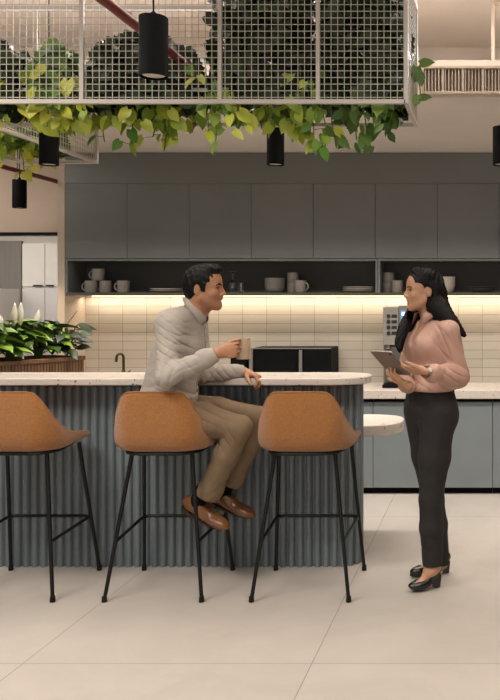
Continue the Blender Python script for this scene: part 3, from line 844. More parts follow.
# shoots that poke out of the right end
t = thing('trailing_pothos', 'thin green shoots sticking out of the cage right end', 'plant', (xr_c - 0.06, 4.12, CZ + 0.02), 'plants in the hanging cages')
MB().box((xr_c - 0.10, 4.20, CZ + 0.016), (xr_c - 0.03, 4.29, CZ + 0.08)).build('pot', M['matteblack'], t, bevel=0.004)
vn, tl = MB(), MB()
path = catmull([np.array([xr_c - 0.06, 4.24, CZ + 0.07]), P(400, 60, 4.15), P(412, 68, 4.12), P(420, 88, 4.12), P(419, 104, 4.12)], 5)
vn.tube(path, 0.003, 5)
for px, py, dx, dz, L in ((424, 67, 1, 0.1, .075), (416, 70, -.1, -1, .08), (420, 76, .2, -1, .07), (424, 101, 1, 0.05, .06), (417, 98, -.2, -1, .06), (405, 35, -.2, -1, .06), (405, 48, .1, -1, .06), (402, 76, -.3, -1, .07)):
    tl.leaf(P(px - dx * 4, py - 3, 4.12), [dx, -0.2, dz], [0.2, -1, 0.35], L, L * 0.75, 0.15)
vn.build('vine', M['stem'], t, smooth=True); tl.build('trailing_leaves', M['leafmid'], t, smooth=True)
# plants of the second cage
for (x, y, lab, s) in ((-2.80, 4.72, 'nearest pale green plant in the second cage at the left', 31), (-2.80, 5.2, 'farthest pale green plant in the second cage at the left', 32)):
    pc = 490 + x * FPX / y
    w = 0.19 * FPX / y
    bush(pc - w, pc + w, 300 - (CZ + 0.24 - EYE) * FPX / y, y, lab, 330, M['leafmid'],
         [(pc - w * 0.7, 150, -6), (pc - w * 0.2, 172, 0), (pc + w * 0.3, 140, 4), (pc + w * 0.6, 165, -3), (pc + w * 0.1, 150, -10)], s, M['leafgold'], z0=CZ, ry=0.24)

# ------------------------------------------------------------------ pendants, pipes, grille
def pendant(px, pyb, Y, ztop, label, r=0.05, h=0.215, power=9):
    x = pxx(px, Y); z = pzz(pyb, Y)
    t = thing('pendant_lamp', label, 'pendant lamp', (x, Y, z), 'black cylinder pendant lamps')
    MB().lathe([(r - 0.004, 0.012), (r - 0.004, 0.0), (r, 0.0), (r, h - 0.003), (r - 0.003, h), (0.004, h)], (x, Y, z), 36).build('lamp_shade', M['matteblack'], t, smooth=True)
    MB().lathe([(0.001, 0.008), (r - 0.012, 0.006), (r - 0.006, 0.012), (0.001, 0.013)], (x, Y, z), 24).build('lens', M['lens'], t, smooth=True)
    MB().lathe([(0.010, 0), (0.010, 0.014), (0.004, 0.02)], (x, Y, z + h), 14).build('cord_grip', M['matteblack'], t, smooth=True)
    MB().tube([(x, Y, z + h + 0.015), (x, Y, ztop - 0.012)], 0.003, 6).build('cord', M['matteblack'], t)
    MB().lathe([(0.04, -0.02), (0.045, -0.001), (0.001, -0.001)], (x, Y, ztop), 20).build('ceiling_rose', M['matteblack'], t)
    d = bpy.data.lights.new('pendant_spot', 'SPOT'); d.energy = power; d.color = (1.0, 0.8, 0.58); d.spot_size = math.radians(70); d.spot_blend = 0.6; d.shadow_soft_size = 0.03
    o = bpy.data.objects.new('pendant_spot', d); COL.objects.link(o); o.location = (x, Y, z - 0.01)
pendant(153.5, 77, 3.04, 3.5, 'largest black pendant lamp, in front of the wire cage')
pendant(49, 165, 4.70, 3.5, 'black pendant lamp under the cage at the left, above the bar')
pendant(275.5, 165, 4.80, 3.5, 'black pendant lamp above the gap between man and woman', r=0.048)
pendant(19.5, 208, 6.50, 2.7, 'small far black pendant lamp before the glazed room', power=60)
pendant(501.5, 165, 4.80, 3.5, 'black pendant lamp cut by the right picture edge')

def pipe(zp, ratio, y0, y1, r, label, couplings):
    x = ratio * (zp - EYE)
    t = thing('sprinkler_pipe', label, 'pipe', (x, (y0 + y1) / 2, zp), 'red sprinkler pipes')
    MB().tube([(x, y0, zp), (x, y1, zp)], r, 14).build('pipe_run', M['red'], t, smooth=True)
    for y in couplings:
        MB().tube([(x, y - 0.04, zp), (x, y + 0.04, zp)], r * 1.3, 14).build('coupling', M['red'], t, smooth=True)
    for y in (y0 + 0.5, y1 - 0.6):
        zt = 2.7 if y > 5 else 3.5
        MB().tube([(x, y, zp + r), (x, y, zt)], 0.005, 6).build('hanger_rod', M['grey'], t)
pipe(2.62, -1.29, 1.2, 5.75, 0.019, 'long red sprinkler pipe passing behind the large pendant', (3.55, 5.2))
pipe(2.47, -3.655, 3.0, 6.91, 0.017, 'red sprinkler pipe at the far left above the glazed opening', (6.0,))

t = thing('ventilation_grille', 'long cream ventilation grille in the bulkhead at the upper right', 'grille', (0.4, 4.99, 2.79))
gx0, gx1, gz0, gz1 = pxx(424, 5.0), 1.6, 2.728, 2.862
MB().box((gx0, 4.985, gz0), (gx1, 4.9985, gz1)).build('backing', mat('grille_dark', '#7d736a', 0.8), t)
fr = MB()
for q in (((gx0 - 0.012, 4.955, gz1), (gx1, 4.9985, gz1 + 0.014)), ((gx0 - 0.012, 4.955, gz0 - 0.014), (gx1, 4.9985, gz0)), ((gx0 - 0.012, 4.955, gz0), (gx0, 4.9985, gz1))): fr.box(*q)
fr.build('frame', M['trimw'], t)
sl = MB(); k = 0
x = gx0 + 0.008
while x < gx1:
    if k % 6 != 5: sl.box((x, 4.962, gz0), (x + 0.006, 4.984, gz1))
    else: sl.box((x, 4.960, gz0), (x + 0.014, 4.984, gz1))
    x += 0.0195; k += 1
sl.build('fins', M['trimw'], t)
t = thing('conduit', 'white conduit on the upper ceiling at the upper right', 'conduit', (pxx(493, 5.6), 5.6, 2.93))
xc = pxx(493, 5.6)
MB().tube([(xc, 5.6, 2.921), (xc, 5.6, 3.499)], 0.013, 10).build('riser', M['trimw'], t, smooth=True)
MB().tube([(xc, 5.6, 3.46), (2.5, 5.6, 3.46)], 0.012, 10).build('branch', M['trimw'], t, smooth=True)
MB().box((xc - 0.03, 5.58, 2.98), (xc + 0.03, 5.62, 3.01)).build('clamp', M['trimw'], t, bevel=0.004)

# ------------------------------------------------------------------ sculpting helpers: signed distances -> smooth mesh
def vn(v): v = np.array(v, float); return v / (np.linalg.norm(v) + 1e-9)
def smin(a, b, k):
    h = np.clip(0.5 + 0.5 * (b - a) / k, 0, 1)
    return b * (1 - h) + a * h - k * h * (1 - h)
class Cone:                       # rounded cone from a to b
    def __init__(s, a, b, ra, rb=None):
        s.a, s.b = np.array(a, float), np.array(b, float); s.ra = ra; s.rb = ra if rb is None else rb
        r = max(s.ra, s.rb); s.lo = np.minimum(s.a, s.b) - r; s.hi = np.maximum(s.a, s.b) + r
    def grow(s, g): return Cone(s.a, s.b, max(0.003, s.ra + g), max(0.003, s.rb + g))
    def __call__(s, X, Y, Z):
        d = s.b - s.a; L = d @ d + 1e-12
        x, y, z = X - s.a[0], Y - s.a[1], Z - s.a[2]
        t = np.clip((x * d[0] + y * d[1] + z * d[2]) / L, 0, 1)
        return np.sqrt((x - t * d[0]) ** 2 + (y - t * d[1]) ** 2 + (z - t * d[2]) ** 2) - (s.ra + (s.rb - s.ra) * t)
class Ell:                        # ellipsoid with axes (rows of R) and radii r
    def __init__(s, c, R, r):
        s.c, s.R, s.r = np.array(c, float), np.array(R, float), np.array(r, float)
        e = np.sqrt(((s.R * s.r[:, None]) ** 2).sum(0)); s.lo, s.hi = s.c - e, s.c + e
    def grow(s, g): return Ell(s.c, s.R, np.maximum(0.004, s.r + g))
    def __call__(s, X, Y, Z):
        x, y, z = X - s.c[0], Y - s.c[1], Z - s.c[2]
        k0 = 0; k1 = 0
        for i in range(3):
            q = (x * s.R[i, 0] + y * s.R[i, 1] + z * s.R[i, 2]) / s.r[i]
            k0 = k0 + q * q; k1 = k1 + (q / s.r[i]) ** 2
        k0 = np.sqrt(k0); return k0 * (k0 - 1) / (np.sqrt(k1) + 1e-9)
class ECone:                      # tapered limb with an oval section: u = wide axis
    def __init__(s, a, b, u, ra, rb):
        s.a, s.b, s.u = np.array(a, float), np.array(b, float), vn(u); s.ra, s.rb = ra, rb   # (wide, deep)
        r = max(ra + rb); s.lo = np.minimum(s.a, s.b) - r; s.hi = np.maximum(s.a, s.b) + r
    def grow(s, g): return ECone(s.a, s.b, s.u, tuple(max(.004, q + g) for q in s.ra), tuple(max(.004, q + g) for q in s.rb))
    def __call__(s, X, Y, Z):
        d = s.b - s.a; L2 = d @ d; w = d / math.sqrt(L2)
        u = vn(s.u - w * (s.u @ w)); v = np.cross(w, u)
        x, y, z = X - s.a[0], Y - s.a[1], Z - s.a[2]
        t = np.clip((x * d[0] + y * d[1] + z * d[2]) / L2, 0, 1)
        x, y, z = x - t * d[0], y - t * d[1], z - t * d[2]
        ru = s.ra[0] + (s.rb[0] - s.ra[0]) * t; rv = s.ra[1] + (s.rb[1] - s.ra[1]) * t
        qu = x * u[0] + y * u[1] + z * u[2]; qv = x * v[0] + y * v[1] + z * v[2]; qw = x * w[0] + y * w[1] + z * w[2]
        rm = np.minimum(ru, rv)
        k0 = np.sqrt((qu / ru) ** 2 + (qv / rv) ** 2 + (qw / rm) ** 2)
        k1 = np.sqrt((qu / ru ** 2) ** 2 + (qv / rv ** 2) ** 2 + (qw / rm ** 2) ** 2) + 1e-9
        return np.where(k0 < 0.2, -rm, k0 * (k0 - 1) / k1)
class Field:
    def __init__(s, prims, h, pad=0.03):
        lo = np.min([p.lo for p in prims], 0) - pad; hi = np.max([p.hi for p in prims], 0) + pad
        s.lo = lo; s.h = h; s.n = np.ceil((hi - lo) / h).astype(int) + 1
        s.D = np.full(s.n, 0.2, np.float32)
        s.ax = [(lo[i] + h * np.arange(s.n[i])).astype(np.float32) for i in range(3)]
    def _sl(s, lo, hi):
        a = np.clip(np.floor((lo - s.lo) / s.h).astype(int), 0, s.n - 1); b = np.clip(np.ceil((hi - s.lo) / s.h).astype(int) + 1, 1, s.n)
        sl = tuple(slice(int(a[i]), int(b[i])) for i in range(3))
        return sl, s.ax[0][sl[0]][:, None, None], s.ax[1][sl[1]][None, :, None], s.ax[2][sl[2]][None, None, :]
    def add(s, p, k=0.012):
        sl, X, Y, Z = s._sl(p.lo - k - 0.015, p.hi + k + 0.015)
        if 0 in s.D[sl].shape: return s
        s.D[sl] = smin(s.D[sl], p(X, Y, Z).astype(np.float32), k); return s
    def many(s, ps, k=0.012):
        for p in ps: s.add(p, k)
        return s
    def sub(s, p, k=0.006):
        sl, X, Y, Z = s._sl(p.lo - k - 0.015, p.hi + k + 0.015)
        if 0 in s.D[sl].shape: return s
        s.D[sl] = -smin(-s.D[sl], p(X, Y, Z).astype(np.float32), k); return s
    def cut(s, pt, nrm, lo=None, hi=None):          # keep the side the normal points away from
        pt, nrm = np.array(pt, float), vn(nrm)
        L = s.lo if lo is None else np.array(lo, float); H = (s.lo + s.h * s.n) if hi is None else np.array(hi, float)
        sl, X, Y, Z = s._sl(L, H)
        pl = (X - pt[0]) * nrm[0] + (Y - pt[1]) * nrm[1] + (Z - pt[2]) * nrm[2]
        s.D[sl] = np.maximum(s.D[sl], pl); return s
    def disp(s, fn, lo=None, hi=None):
        L = s.lo if lo is None else np.array(lo, float); H = (s.lo + s.h * s.n) if hi is None else np.array(hi, float)
        sl, X, Y, Z = s._sl(L, H)
        s.D[sl] = s.D[sl] + np.where(np.abs(s.D[sl]) < 0.03, fn(X, Y, Z), 0).astype(np.float32); return s
    def at(s, p):
        q = (np.array(p) - s.lo) / s.h; i = np.clip(np.floor(q).astype(int), 0, s.n - 2); f = np.clip(q - i, 0, 1)
        c = s.D[i[0]:i[0] + 2, i[1]:i[1] + 2, i[2]:i[2] + 2]
        c = c[0] * (1 - f[0]) + c[1] * f[0]; c = c[0] * (1 - f[1]) + c[1] * f[1]; return c[0] * (1 - f[2]) + c[1] * f[2]
    def hit(s, p, d, far=0.3):                      # walk from outside along d to the surface
        p, d = np.array(p, float), vn(d); t = 0
        while t < far:
            if s.at(p + d * t) < 0: return p + d * t
            t += 0.0015
        return p + d * far
    def mesh(s, name, mats, parent=None, pick=None):
        D = s.D; n = s.n; B = D < 0
        c = np.zeros(n - 1, np.int8)
        offs = [(i, j, k) for i in (0, 1) for j in (0, 1) for k in (0, 1)]
        for i, j, k in offs: c += B[i:n[0] - 1 + i, j:n[1] - 1 + j, k:n[2] - 1 + k]
        cells = np.argwhere((c > 0) & (c < 8)); m = len(cells)
        idx = np.full(n - 1, -1, np.int32); idx[tuple(cells.T)] = np.arange(m)
        val = {o: D[cells[:, 0] + o[0], cells[:, 1] + o[1], cells[:, 2] + o[2]] for o in offs}
        acc = np.zeros((m, 3)); cnt = np.zeros(m)
        for a in offs:
            for ax in range(3):
                if a[ax]: continue
                b = list(a); b[ax] = 1; b = tuple(b)
                va, vb = val[a], val[b]; x = (va < 0) != (vb < 0)
                t = np.where(x, va / np.where(x, va - vb, 1), 0)
                p = np.array(a, float)[None] + np.zeros((m, 3)); p[:, ax] = t
                acc += p * x[:, None]; cnt += x
        V = s.lo + s.h * (cells + acc / cnt[:, None])
        F = []
        for ax in range(3):
            o1, o2 = (ax + 1) % 3, (ax + 2) % 3
            s0 = [slice(None)] * 3; s1 = [slice(None)] * 3; s0[ax] = slice(0, -1); s1[ax] = slice(1, None)
            A, Bb = B[tuple(s0)], B[tuple(s1)]
            e = np.argwhere(A != Bb)
            e = e[(e[:, o1] > 0) & (e[:, o2] > 0) & (e[:, o1] < n[o1] - 1) & (e[:, o2] < n[o2] - 1)]
            ins = A[tuple(e.T)]
            def g(d1, d2):
                q = e.copy(); q[:, o1] += d1; q[:, o2] += d2; return idx[tuple(q.T)]
            q = np.stack([g(-1, -1), g(0, -1), g(0, 0), g(-1, 0)], 1)
            q[~ins] = q[~ins][:, ::-1]; F.append(q)
        F = np.concatenate(F)
        # one light relaxation pass
        for _ in range(2):
            su = np.zeros_like(V); ct = np.zeros(len(V))
            for a, b in ((0, 1), (1, 2), (2, 3), (3, 0)):
                np.add.at(su, F[:, a], V[F[:, b]]); np.add.at(ct, F[:, a], 1)
                np.add.at(su, F[:, b], V[F[:, a]]); np.add.at(ct, F[:, b], 1)
            V = 0.6 * V + 0.4 * su / ct[:, None]
        me = bpy.data.meshes.new(name)
        me.vertices.add(len(V)); me.vertices.foreach_set('co', V.astype(np.float32).ravel())
        me.loops.add(len(F) * 4); me.loops.foreach_set('vertex_index', F.astype(np.int32).ravel())
        me.polygons.add(len(F)); me.polygons.foreach_set('loop_start', np.arange(0, len(F) * 4, 4, dtype=np.int32))
        me.polygons.foreach_set('use_smooth', np.ones(len(F), bool))
        for q in (mats if isinstance(mats, (list, tuple)) else [mats]): me.materials.append(q)
        if pick is not None:
            me.polygons.foreach_set('material_index', pick(V[F].mean(1)).astype(np.int32))
        me.update(calc_edges=True); me.validate()
        o = bpy.data.objects.new(name, me); COL.objects.link(o)
        if parent is not None: o.parent = parent
        return o
def folds(seed, amp, freq, stretch=(1, 1, 1), warp=1.5):
    r = np.random.RandomState(seed); ks = []
    for i in range(6):
        v = r.normal(size=3) * np.array(stretch); v /= np.linalg.norm(v); ks.append((v * freq * r.uniform(0.7, 1.8), r.uniform(0, 6.28)))
    def f(X, Y, Z):
        w = np.sin(X * freq * .5 + 1.3 * seed) + np.sin(Y * freq * .45 + seed) + np.sin(Z * freq * .5 + 2 * seed)
        o = 0
        for v, ph in ks: o = o + np.sin(X * v[0] + Y * v[1] + Z * v[2] + ph + warp * w)
        return amp * o / 6
    return f
def creases(c, rad, axis, freq, amp, ph=0.0):
    """rings of creases along an axis that fade out with distance from c"""
    c = np.array(c, float); axis = vn(axis)
    def f(X, Y, Z):
        x, y, z = X - c[0], Y - c[1], Z - c[2]
        r2 = (x * x + y * y + z * z) / rad ** 2
        s_ = x * axis[0] + y * axis[1] + z * axis[2]
        q_ = np.abs(np.sin(.5 * (s_ * freq * .8 + ph + 1.5 * np.sin(x * 21 + z * 17) + 1.1 * np.sin(y * 27 + 1))))
        return amp * .8 * np.exp(-r2 * 1.6) * (np.exp(-q_ * 3.2) * 1.6 - .5)
    return f

def head_prims(hc, f, u, sc, female):
    """head built around hc (between the ears): f forward, u up; returns prims to add and to subtract"""
    f, u = vn(f), vn(u); u = vn(u - f * (u @ f)); l = np.cross(u, f); R = [f, l, u]
    def q(a, b, c): return hc + sc * (a * f + b * l + c * u)
    A = []
    def E(a, b, c, ra, rb, rc, k=0.015, RR=None): A.append((Ell(q(a, b, c), RR or R, np.array([ra, rb, rc]) * sc), k))
    def C(p, r, p2, r2, k=0.012): A.append((Cone(q(*p), q(*p2), r * sc, r2 * sc), k))
    E(-.012, 0, .034, .097, .077, .084); E(.042, 0, .045, .051, .056, .050, .03); E(.030, 0, -.020, .064, .062, .085, .03)
    E(.040, 0, -.060, .050, .050, .050, .03)
    jw = .050 if female else .056
    for s_ in (-1, 1):
        C((.0, s_ * jw, -.058), .020, (.066, s_ * .018, -.098), .019, .025)
        E(.062, s_ * .040, -.030, .024, .022, .024, .02)                    # cheek
        C((.084, s_ * .012, .020), .010, (.068, s_ * .047, .016), .010, .014)   # brow ridge
        A.append((Ell(q(-.016, s_ * .074, -.012), [vn(f - l * s_ * 0.35), vn(l * s_ + f * .35), u], np.array([.019, .008, .031]) * sc), .006))   # ear
    C((.078, 0, -.100), .020 if female else .024, (.074, 0, -.092), .02, .02)  # chin
    C((.092, 0, .012), .008, (.113 if female else .114, 0, -.030), .0085, .010)  # nose
    for s_ in (-1, 1): E(.100, s_ * .011, -.036, .012, .008, .008, .008)
    E(.092, 0, -.052, .012, .020, .012, .012)
    E(.094, 0, -.0635, .009, .022, .0055, .004); E(.0915, 0, -.0775, .009, .019, .0065, .004)
    Bs = []
    for s_ in (-1, 1):
        Bs.append((Ell(q(.099, s_ * .033, -.004), R, np.array([.018, .019, .011]) * sc), .012))
        Bs.append((Ell(q(-.014, s_ * .083, -.010), R, np.array([.010, .004, .017]) * sc), .004))
    if not female: Bs.append((Ell(q(.098, 0, -.0702), R, np.array([.010, .019, .0035]) * sc), .003))   # open smile
    eyes = [q(.0735, s_ * .032, -.003) for s_ in (-1, 1)]
    lids = [(Ell(q(.0745, s_ * .032, -.001 + dz), R, np.array([.0130, .0150, .0085]) * sc), .003) for s_ in (-1, 1) for dz in (.009, -.0105)]
    return A, Bs, eyes, lids, q, R

def hand_prims(wr, d, n, t, curl, sc=1.0, spread=0.10, thumb=(0.55, 0.75, 0.35), tcurl=0.5):
    """right or left hand: d wrist->knuckles, n = palm side, t = thumb side"""
    d = vn(d); n = vn(np.array(n) - d * np.dot(n, d)); t = vn(np.array(t) - d * np.dot(t, d) - n * np.dot(t, n))
    wr = np.array(wr, float); A = []
    def q(a, b, c): return wr + sc * (a * d + b * t + c * n)
    A.append((ECone(q(-.02, 0, 0), q(.02, .002, 0), t, (.027 * sc, .020 * sc), (.030 * sc, .018 * sc)), .012))
    A.append((ECone(q(.018, .002, 0), q(.080, .002, -.002), t, (.030 * sc, .0165 * sc), (.039 * sc, .0135 * sc)), .012))
    A.append((Ell(q(.040, .020, .010), [d, t, n], np.array([.030, .016, .014]) * sc), .012))
    base = [(.090, .030), (.094, .010), (.090, -.010), (.081, -.029)]
    Ls = [.072, .080, .075, .058]; rad = [.0090, .0092, .0088, .0078]
    joints = []
    for j in range(4):
        p = q(base[j][0], base[j][1], -.001); dd = vn(d + t * spread * (1.5 - j) * 0.6)
        A.append((Cone(q(base[j][0] - .03, base[j][1] * .9, -.001), p, .010 * sc, (rad[j] + .0008) * sc), .005))
        cj = curl[j]; a = 0; js = [p]
        for i, fr in enumerate((.44, .31, .25)):
            a += cj[i]
            dr = dd * math.cos(a) + n * math.sin(a)
            p2 = p + dr * Ls[j] * fr * sc
            A.append((Cone(p, p2, rad[j] * sc * (1 - .07 * i), rad[j] * sc * (1 - .07 * (i + 1))), .0025)); p = p2; js.append(p)
        joints.append(js)
    p0 = q(.022, .022, .006); dr = vn(d * thumb[0] + t * thumb[1] + n * thumb[2])
    p1 = p0 + dr * .042 * sc; A.append((Cone(p0, p1, .0135 * sc, .0112 * sc), .010))
    dr2 = vn(dr + (d * 0.8 + n * 0.35 - t * 0.5) * tcurl); p2 = p1 + dr2 * .033 * sc; A.append((Cone(p1, p2, .0108 * sc, .0098 * sc), .003))
    dr3 = vn(dr2 + (d * 0.6 + n * 0.3 - t * 0.4) * tcurl); p3 = p2 + dr3 * .026 * sc; A.append((Cone(p2, p3, .0098 * sc, .0080 * sc), .003))
    joints.append([p0, p1, p2, p3])
    return A, joints
def strip(pts, nrms, w, off, name, m, parent, side):
    """a narrow band of cloth lying on a surface"""
    vs, fs = [], []
    for p, nn in zip(pts, nrms):
        p = np.array(p); vs += [p - side * w + nn * (off * 0.2), p - side * w * .95 + nn * off, p + side * w * .95 + nn * off, p + side * w + nn * (off * 0.2)]
    for i in range(len(pts) - 1):
        for k in range(3):
            a = i * 4 + k; fs.append((a, a + 1, a + 5, a + 4))
    o = MB().add(vs, fs).build(name, m, None, smooth=True, solid=0.0012); o.parent = parent
    return o
def child(o, parent): o.parent = parent; return o
def collar(c, f, u, r_in, r_out, h_top, drop, point, m, parent, lo_front=0.0, gap=0.30, sq=0.9):
    """turned-down shirt collar around the neck; opens at the front"""
    f, u = vn(f), vn(u); u = vn(u - f * (u @ f)); l = np.cross(u, f); vs = []; N = 41
    for i in range(N):
        a = -math.pi + gap + (2 * math.pi - 2 * gap) * i / (N - 1)       # 0 = back
        ca, sa = -math.cos(a), math.sin(a); fr = (1 - math.cos(a)) / 2
        e = abs(a) / (math.pi - gap)
        tip = max(0, (e - 0.72) / 0.28) ** 1.5
        cz = -lo_front * fr
        for r, z in ((r_in, cz - .012), (r_in, cz + h_top * (1 - .25 * fr)), (r_in + .003, cz + h_top * (1 - .25 * fr) + .003), (r_out * 0.96, cz + h_top * .3), (r_out + point * .25 * tip, cz - drop - point * tip)):
            vs.append(c + r * ca * f + r * sq * sa * l + z * u)
    fs = []
    for i in range(N - 1):
        for k in range(4):
            a = i * 5 + k; fs.append((a, a + 5, a + 6, a + 1))
    return child(MB().add(vs, fs).build('collar', m, None, smooth=True, solid=0.0025), parent)

def wrinkled(m, scale, stretch, strength):
    """soft cloth creases: two layers of warped noise as bump, over a fine weave"""
    nt = m.node_tree; b = nt.nodes['Principled BSDF']; tc = nt.nodes.new('ShaderNodeTexCoord'); prev = None
    for sc, st, dist, dw in ((scale, strength, 0.02, 1.2), (scale * 2.6, strength * .5, 0.008, 0.8), (420, 0.12, 0.002, 0)):
        mp = nt.nodes.new('ShaderNodeMapping'); mp.inputs['Scale'].default_value = stretch; mp.inputs['Rotation'].default_value = (.5, .6, .3)
        nt.links.new(tc.outputs['Object'], mp.inputs[0])
        n = nt.nodes.new('ShaderNodeTexNoise'); n.noise_type = 'RIDGED_MULTIFRACTAL' if dw else 'FBM'
        n.inputs['Scale'].default_value = sc; n.inputs['Detail'].default_value = 1.5; n.inputs['Distortion'].default_value = dw
        nt.links.new(mp.outputs[0], n.inputs['Vector'])
        bp = nt.nodes.new('ShaderNodeBump'); bp.inputs['Strength'].default_value = st; bp.inputs['Distance'].default_value = dist
        nt.links.new(n.outputs['Fac'], bp.inputs['Height'])
        if prev: nt.links.new(prev.outputs[0], bp.inputs['Normal'])
        prev = bp
    nt.links.new(prev.outputs[0], b.inputs['Normal']); return m
M['skin_m'] = mat('warm_tan_skin', '#a37353', 0.5, var=0.07, scale=35, sss=0.10, bump=0.05, bscale=300)
M['skin_beard'] = mat('stubbled_skin', '#9a6b4f', 0.6, var=0.08, scale=160, sss=0.06, bump=0.15, bscale=500)
M['lip_m'] = mat('lip', '#9c5f50', 0.45, var=0.05)
M['skin_f'] = mat('light_tan_skin', '#b38768', 0.48, var=0.06, scale=35, sss=0.10, bump=0.04, bscale=300)
M['lip_f'] = mat('rose_lip', '#a2544f', 0.4, var=0.05)
M['hair'] = mat('black_hair', '#080605', 0.5, var=0.25, scale=14, spec=0.18, bump=0.25, bscale=260)
M['eyew'] = mat('eye_white', '#d9d2ca', 0.25)
M['iris'] = mat('dark_iris', '#1f130d', 0.2)
M['teeth'] = mat('teeth', '#e6ded2', 0.3)
M['shirt'] = wrinkled(mat('grey_cotton', '#a0978d', 0.85, var=0.04, scale=12), 13, (1, .8, 1.2), .32)
M['button'] = mat('shirt_button', '#7d756c', 0.4)
M['chino'] = wrinkled(mat('khaki_cotton', '#705c45', 0.85, var=0.06, scale=14), 9, (1, 1, .7), .32)
M['belt'] = mat('brown_belt', '#33241a', 0.45, var=0.1)
M['shoe'] = mat('brown_leather', '#6b4323', 0.28, var=0.22, scale=16, coat=0.2)
M['sole'] = mat('dark_sole', '#2a1b12', 0.6)
M['sock'] = mat('black_sock', '#0a0a0a', 0.9, spec=0.1, bump=0.2, bscale=400)
M['blouse'] = wrinkled(mat('dusty_pink_satin', '#b58f7e', 0.6, var=0.03, scale=10), 10, (1, .8, .8), .32)
M['trouser'] = wrinkled(mat('charcoal_wool', '#1f1c1a', 0.85, var=0.08, scale=20), 8, (1.3, 1, .6), .45)
M['pump'] = mat('black_patent', '#0e0d0d', 0.25, coat=0.3)
M['gold'] = mat('gold', '#c79a55', 0.3, metal=1.0)
M['tablet'] = mat('grey_aluminium', '#8b857f', 0.35, metal=0.6, var=0.03)
HF = 0.0036
UP = np.array([0, 0, 1.0])
def frame(deg): a = math.radians(deg); f = np.array([math.cos(a), math.sin(a), 0]); return f, np.cross(UP, f)

# ================================================================== the seated man
F, L = frame(6)
hip = P(164, 410, 4.47); neck = P(192, 317, 4.47)
spine = neck - hip; su = vn(spine)
def sp(t, f=0.0, l=0.0): return hip + spine * t + F * f + L * l
fu = vn(F - su * (F @ su)); RT = [fu, L, su]
torso = [(Ell(sp(.02, -.010), RT, [.132, .172, .13]), .05), (Ell(sp(.26, -.008), RT, [.128, .155, .14]), .06), (Ell(sp(.52, -.012), RT, [.128, .165, .15]), .06),
         (Ell(sp(.70, -.008), RT, [.122, .172, .12]), .06)]
shR, shL = P(168, 325, 4.30), P(196, 328, 4.655)
torso += [(Cone(sp(1.0, -.028, -.02), shR + np.array([.005, .05, .02]), .058, .050), .04), (Cone(sp(1.0, -.028, .02), shL + np.array([.005, -.05, .02]), .058, .050), .04)]
torso += [(Cone(sp(.88, -.01), shR + np.array([.0, .03, .01]), .062, .058), .07), (Cone(sp(.88, -.01), shL + np.array([0, -.03, .01]), .062, .060), .05), (Cone(sp(.82), sp(.98), .075, .058), .04)]
elR, wrR = P(166, 377, 4.21), P(215.5, 354, 4.24)
elL, wrL = P(204, 374, 4.62), P(243.5, 371.5, 4.71)
armR = [(Cone(shR + np.array([.006, .012, -.012]), elR, .056, .050), .07), (Cone(elR, elR + (wrR - elR) * .45, .050, .045), .02), (Cone(elR + (wrR - elR) * .45, wrR, .045, .033), .02)]
armL = [(Cone(shL, elL, .060, .049), .03), (Cone(elL, elL + (wrL - elL) * .45, .049, .043), .02), (Cone(elL + (wrL - elL) * .45, wrL, .043, .032), .02)]
hR, hL = sp(0, .02, -.085), sp(0, .02, .085)
knR, anR = P(239, 428, 4.42), P(208, 495, 4.46)
knL, anL = P(262, 419, 4.585), P(230, 482, 4.60)
fkR, fkL = P(199, 499, 4.46), P(224, 490, 4.61)
def leg_prims(h_, k_, a_, rt, rk, ra):
    m1 = h_ + (k_ - h_) * .5
    return [(Cone(h_, m1, rt, (rt + rk) / 2 + .004), .04), (Cone(m1, k_, (rt + rk) / 2 + .004, rk), .03), (Cone(k_, k_ + (a_ - k_) * .4, rk, (rk + ra) / 2 + .006), .02), (Cone(k_ + (a_ - k_) * .4, a_, (rk + ra) / 2 + .006, ra), .02)]
legR = leg_prims(hR, knR, anR, .098, .066, .055); legL = leg_prims(hL, knL, anL, .095, .064, .052)
hcM = np.array([-1.500, 4.455, 1.574]); fM = np.array([1, .07, -.02])
hA, hB, eyesM, lidsM, qM, RM = head_prims(hcM, fM, UP, .935, False)
nk = [(Cone(neck - su * .05, hcM + np.array([-.022, 0, -.055]), .060, .055), .03), (Cone(neck + F * .02, hcM + np.array([.012, 0, -.080]), .044, .040), .02)]
dR = vn([1.0, .22, .16])
handR, jR = hand_prims(wrR + vn(wrR - elR) * .012, dR, [-.2, 1, -.05], [-.1, 0, 1], [(1.15, 1.25, .7), (1.2, 1.25, .7), (1.25, 1.3, .7), (1.3, 1.3, .7)], .98, .04, (.85, .45, .25), .35)
dL = vn([.80, -.30, -.30])
handL, jL = hand_prims(wrL + vn(wrL - elL) * .012, dL, [-.35, -.1, -1], [0.1, -1, .1], [(.60, .85, .5), (.65, .9, .5), (.7, .9, .5), (.75, .9, .5)], .98, .05, (.7, .55, .35), .3)
def foot_prims(an, d, up, Lf=.255, w=.043):
    d = vn(d); up = vn(np.array(up) - d * np.dot(up, d)); s_ = np.cross(up, d)
    R = [d, s_, up]
    def q(a, b, c): return an + a * d + b * s_ + c * up
    return q, R
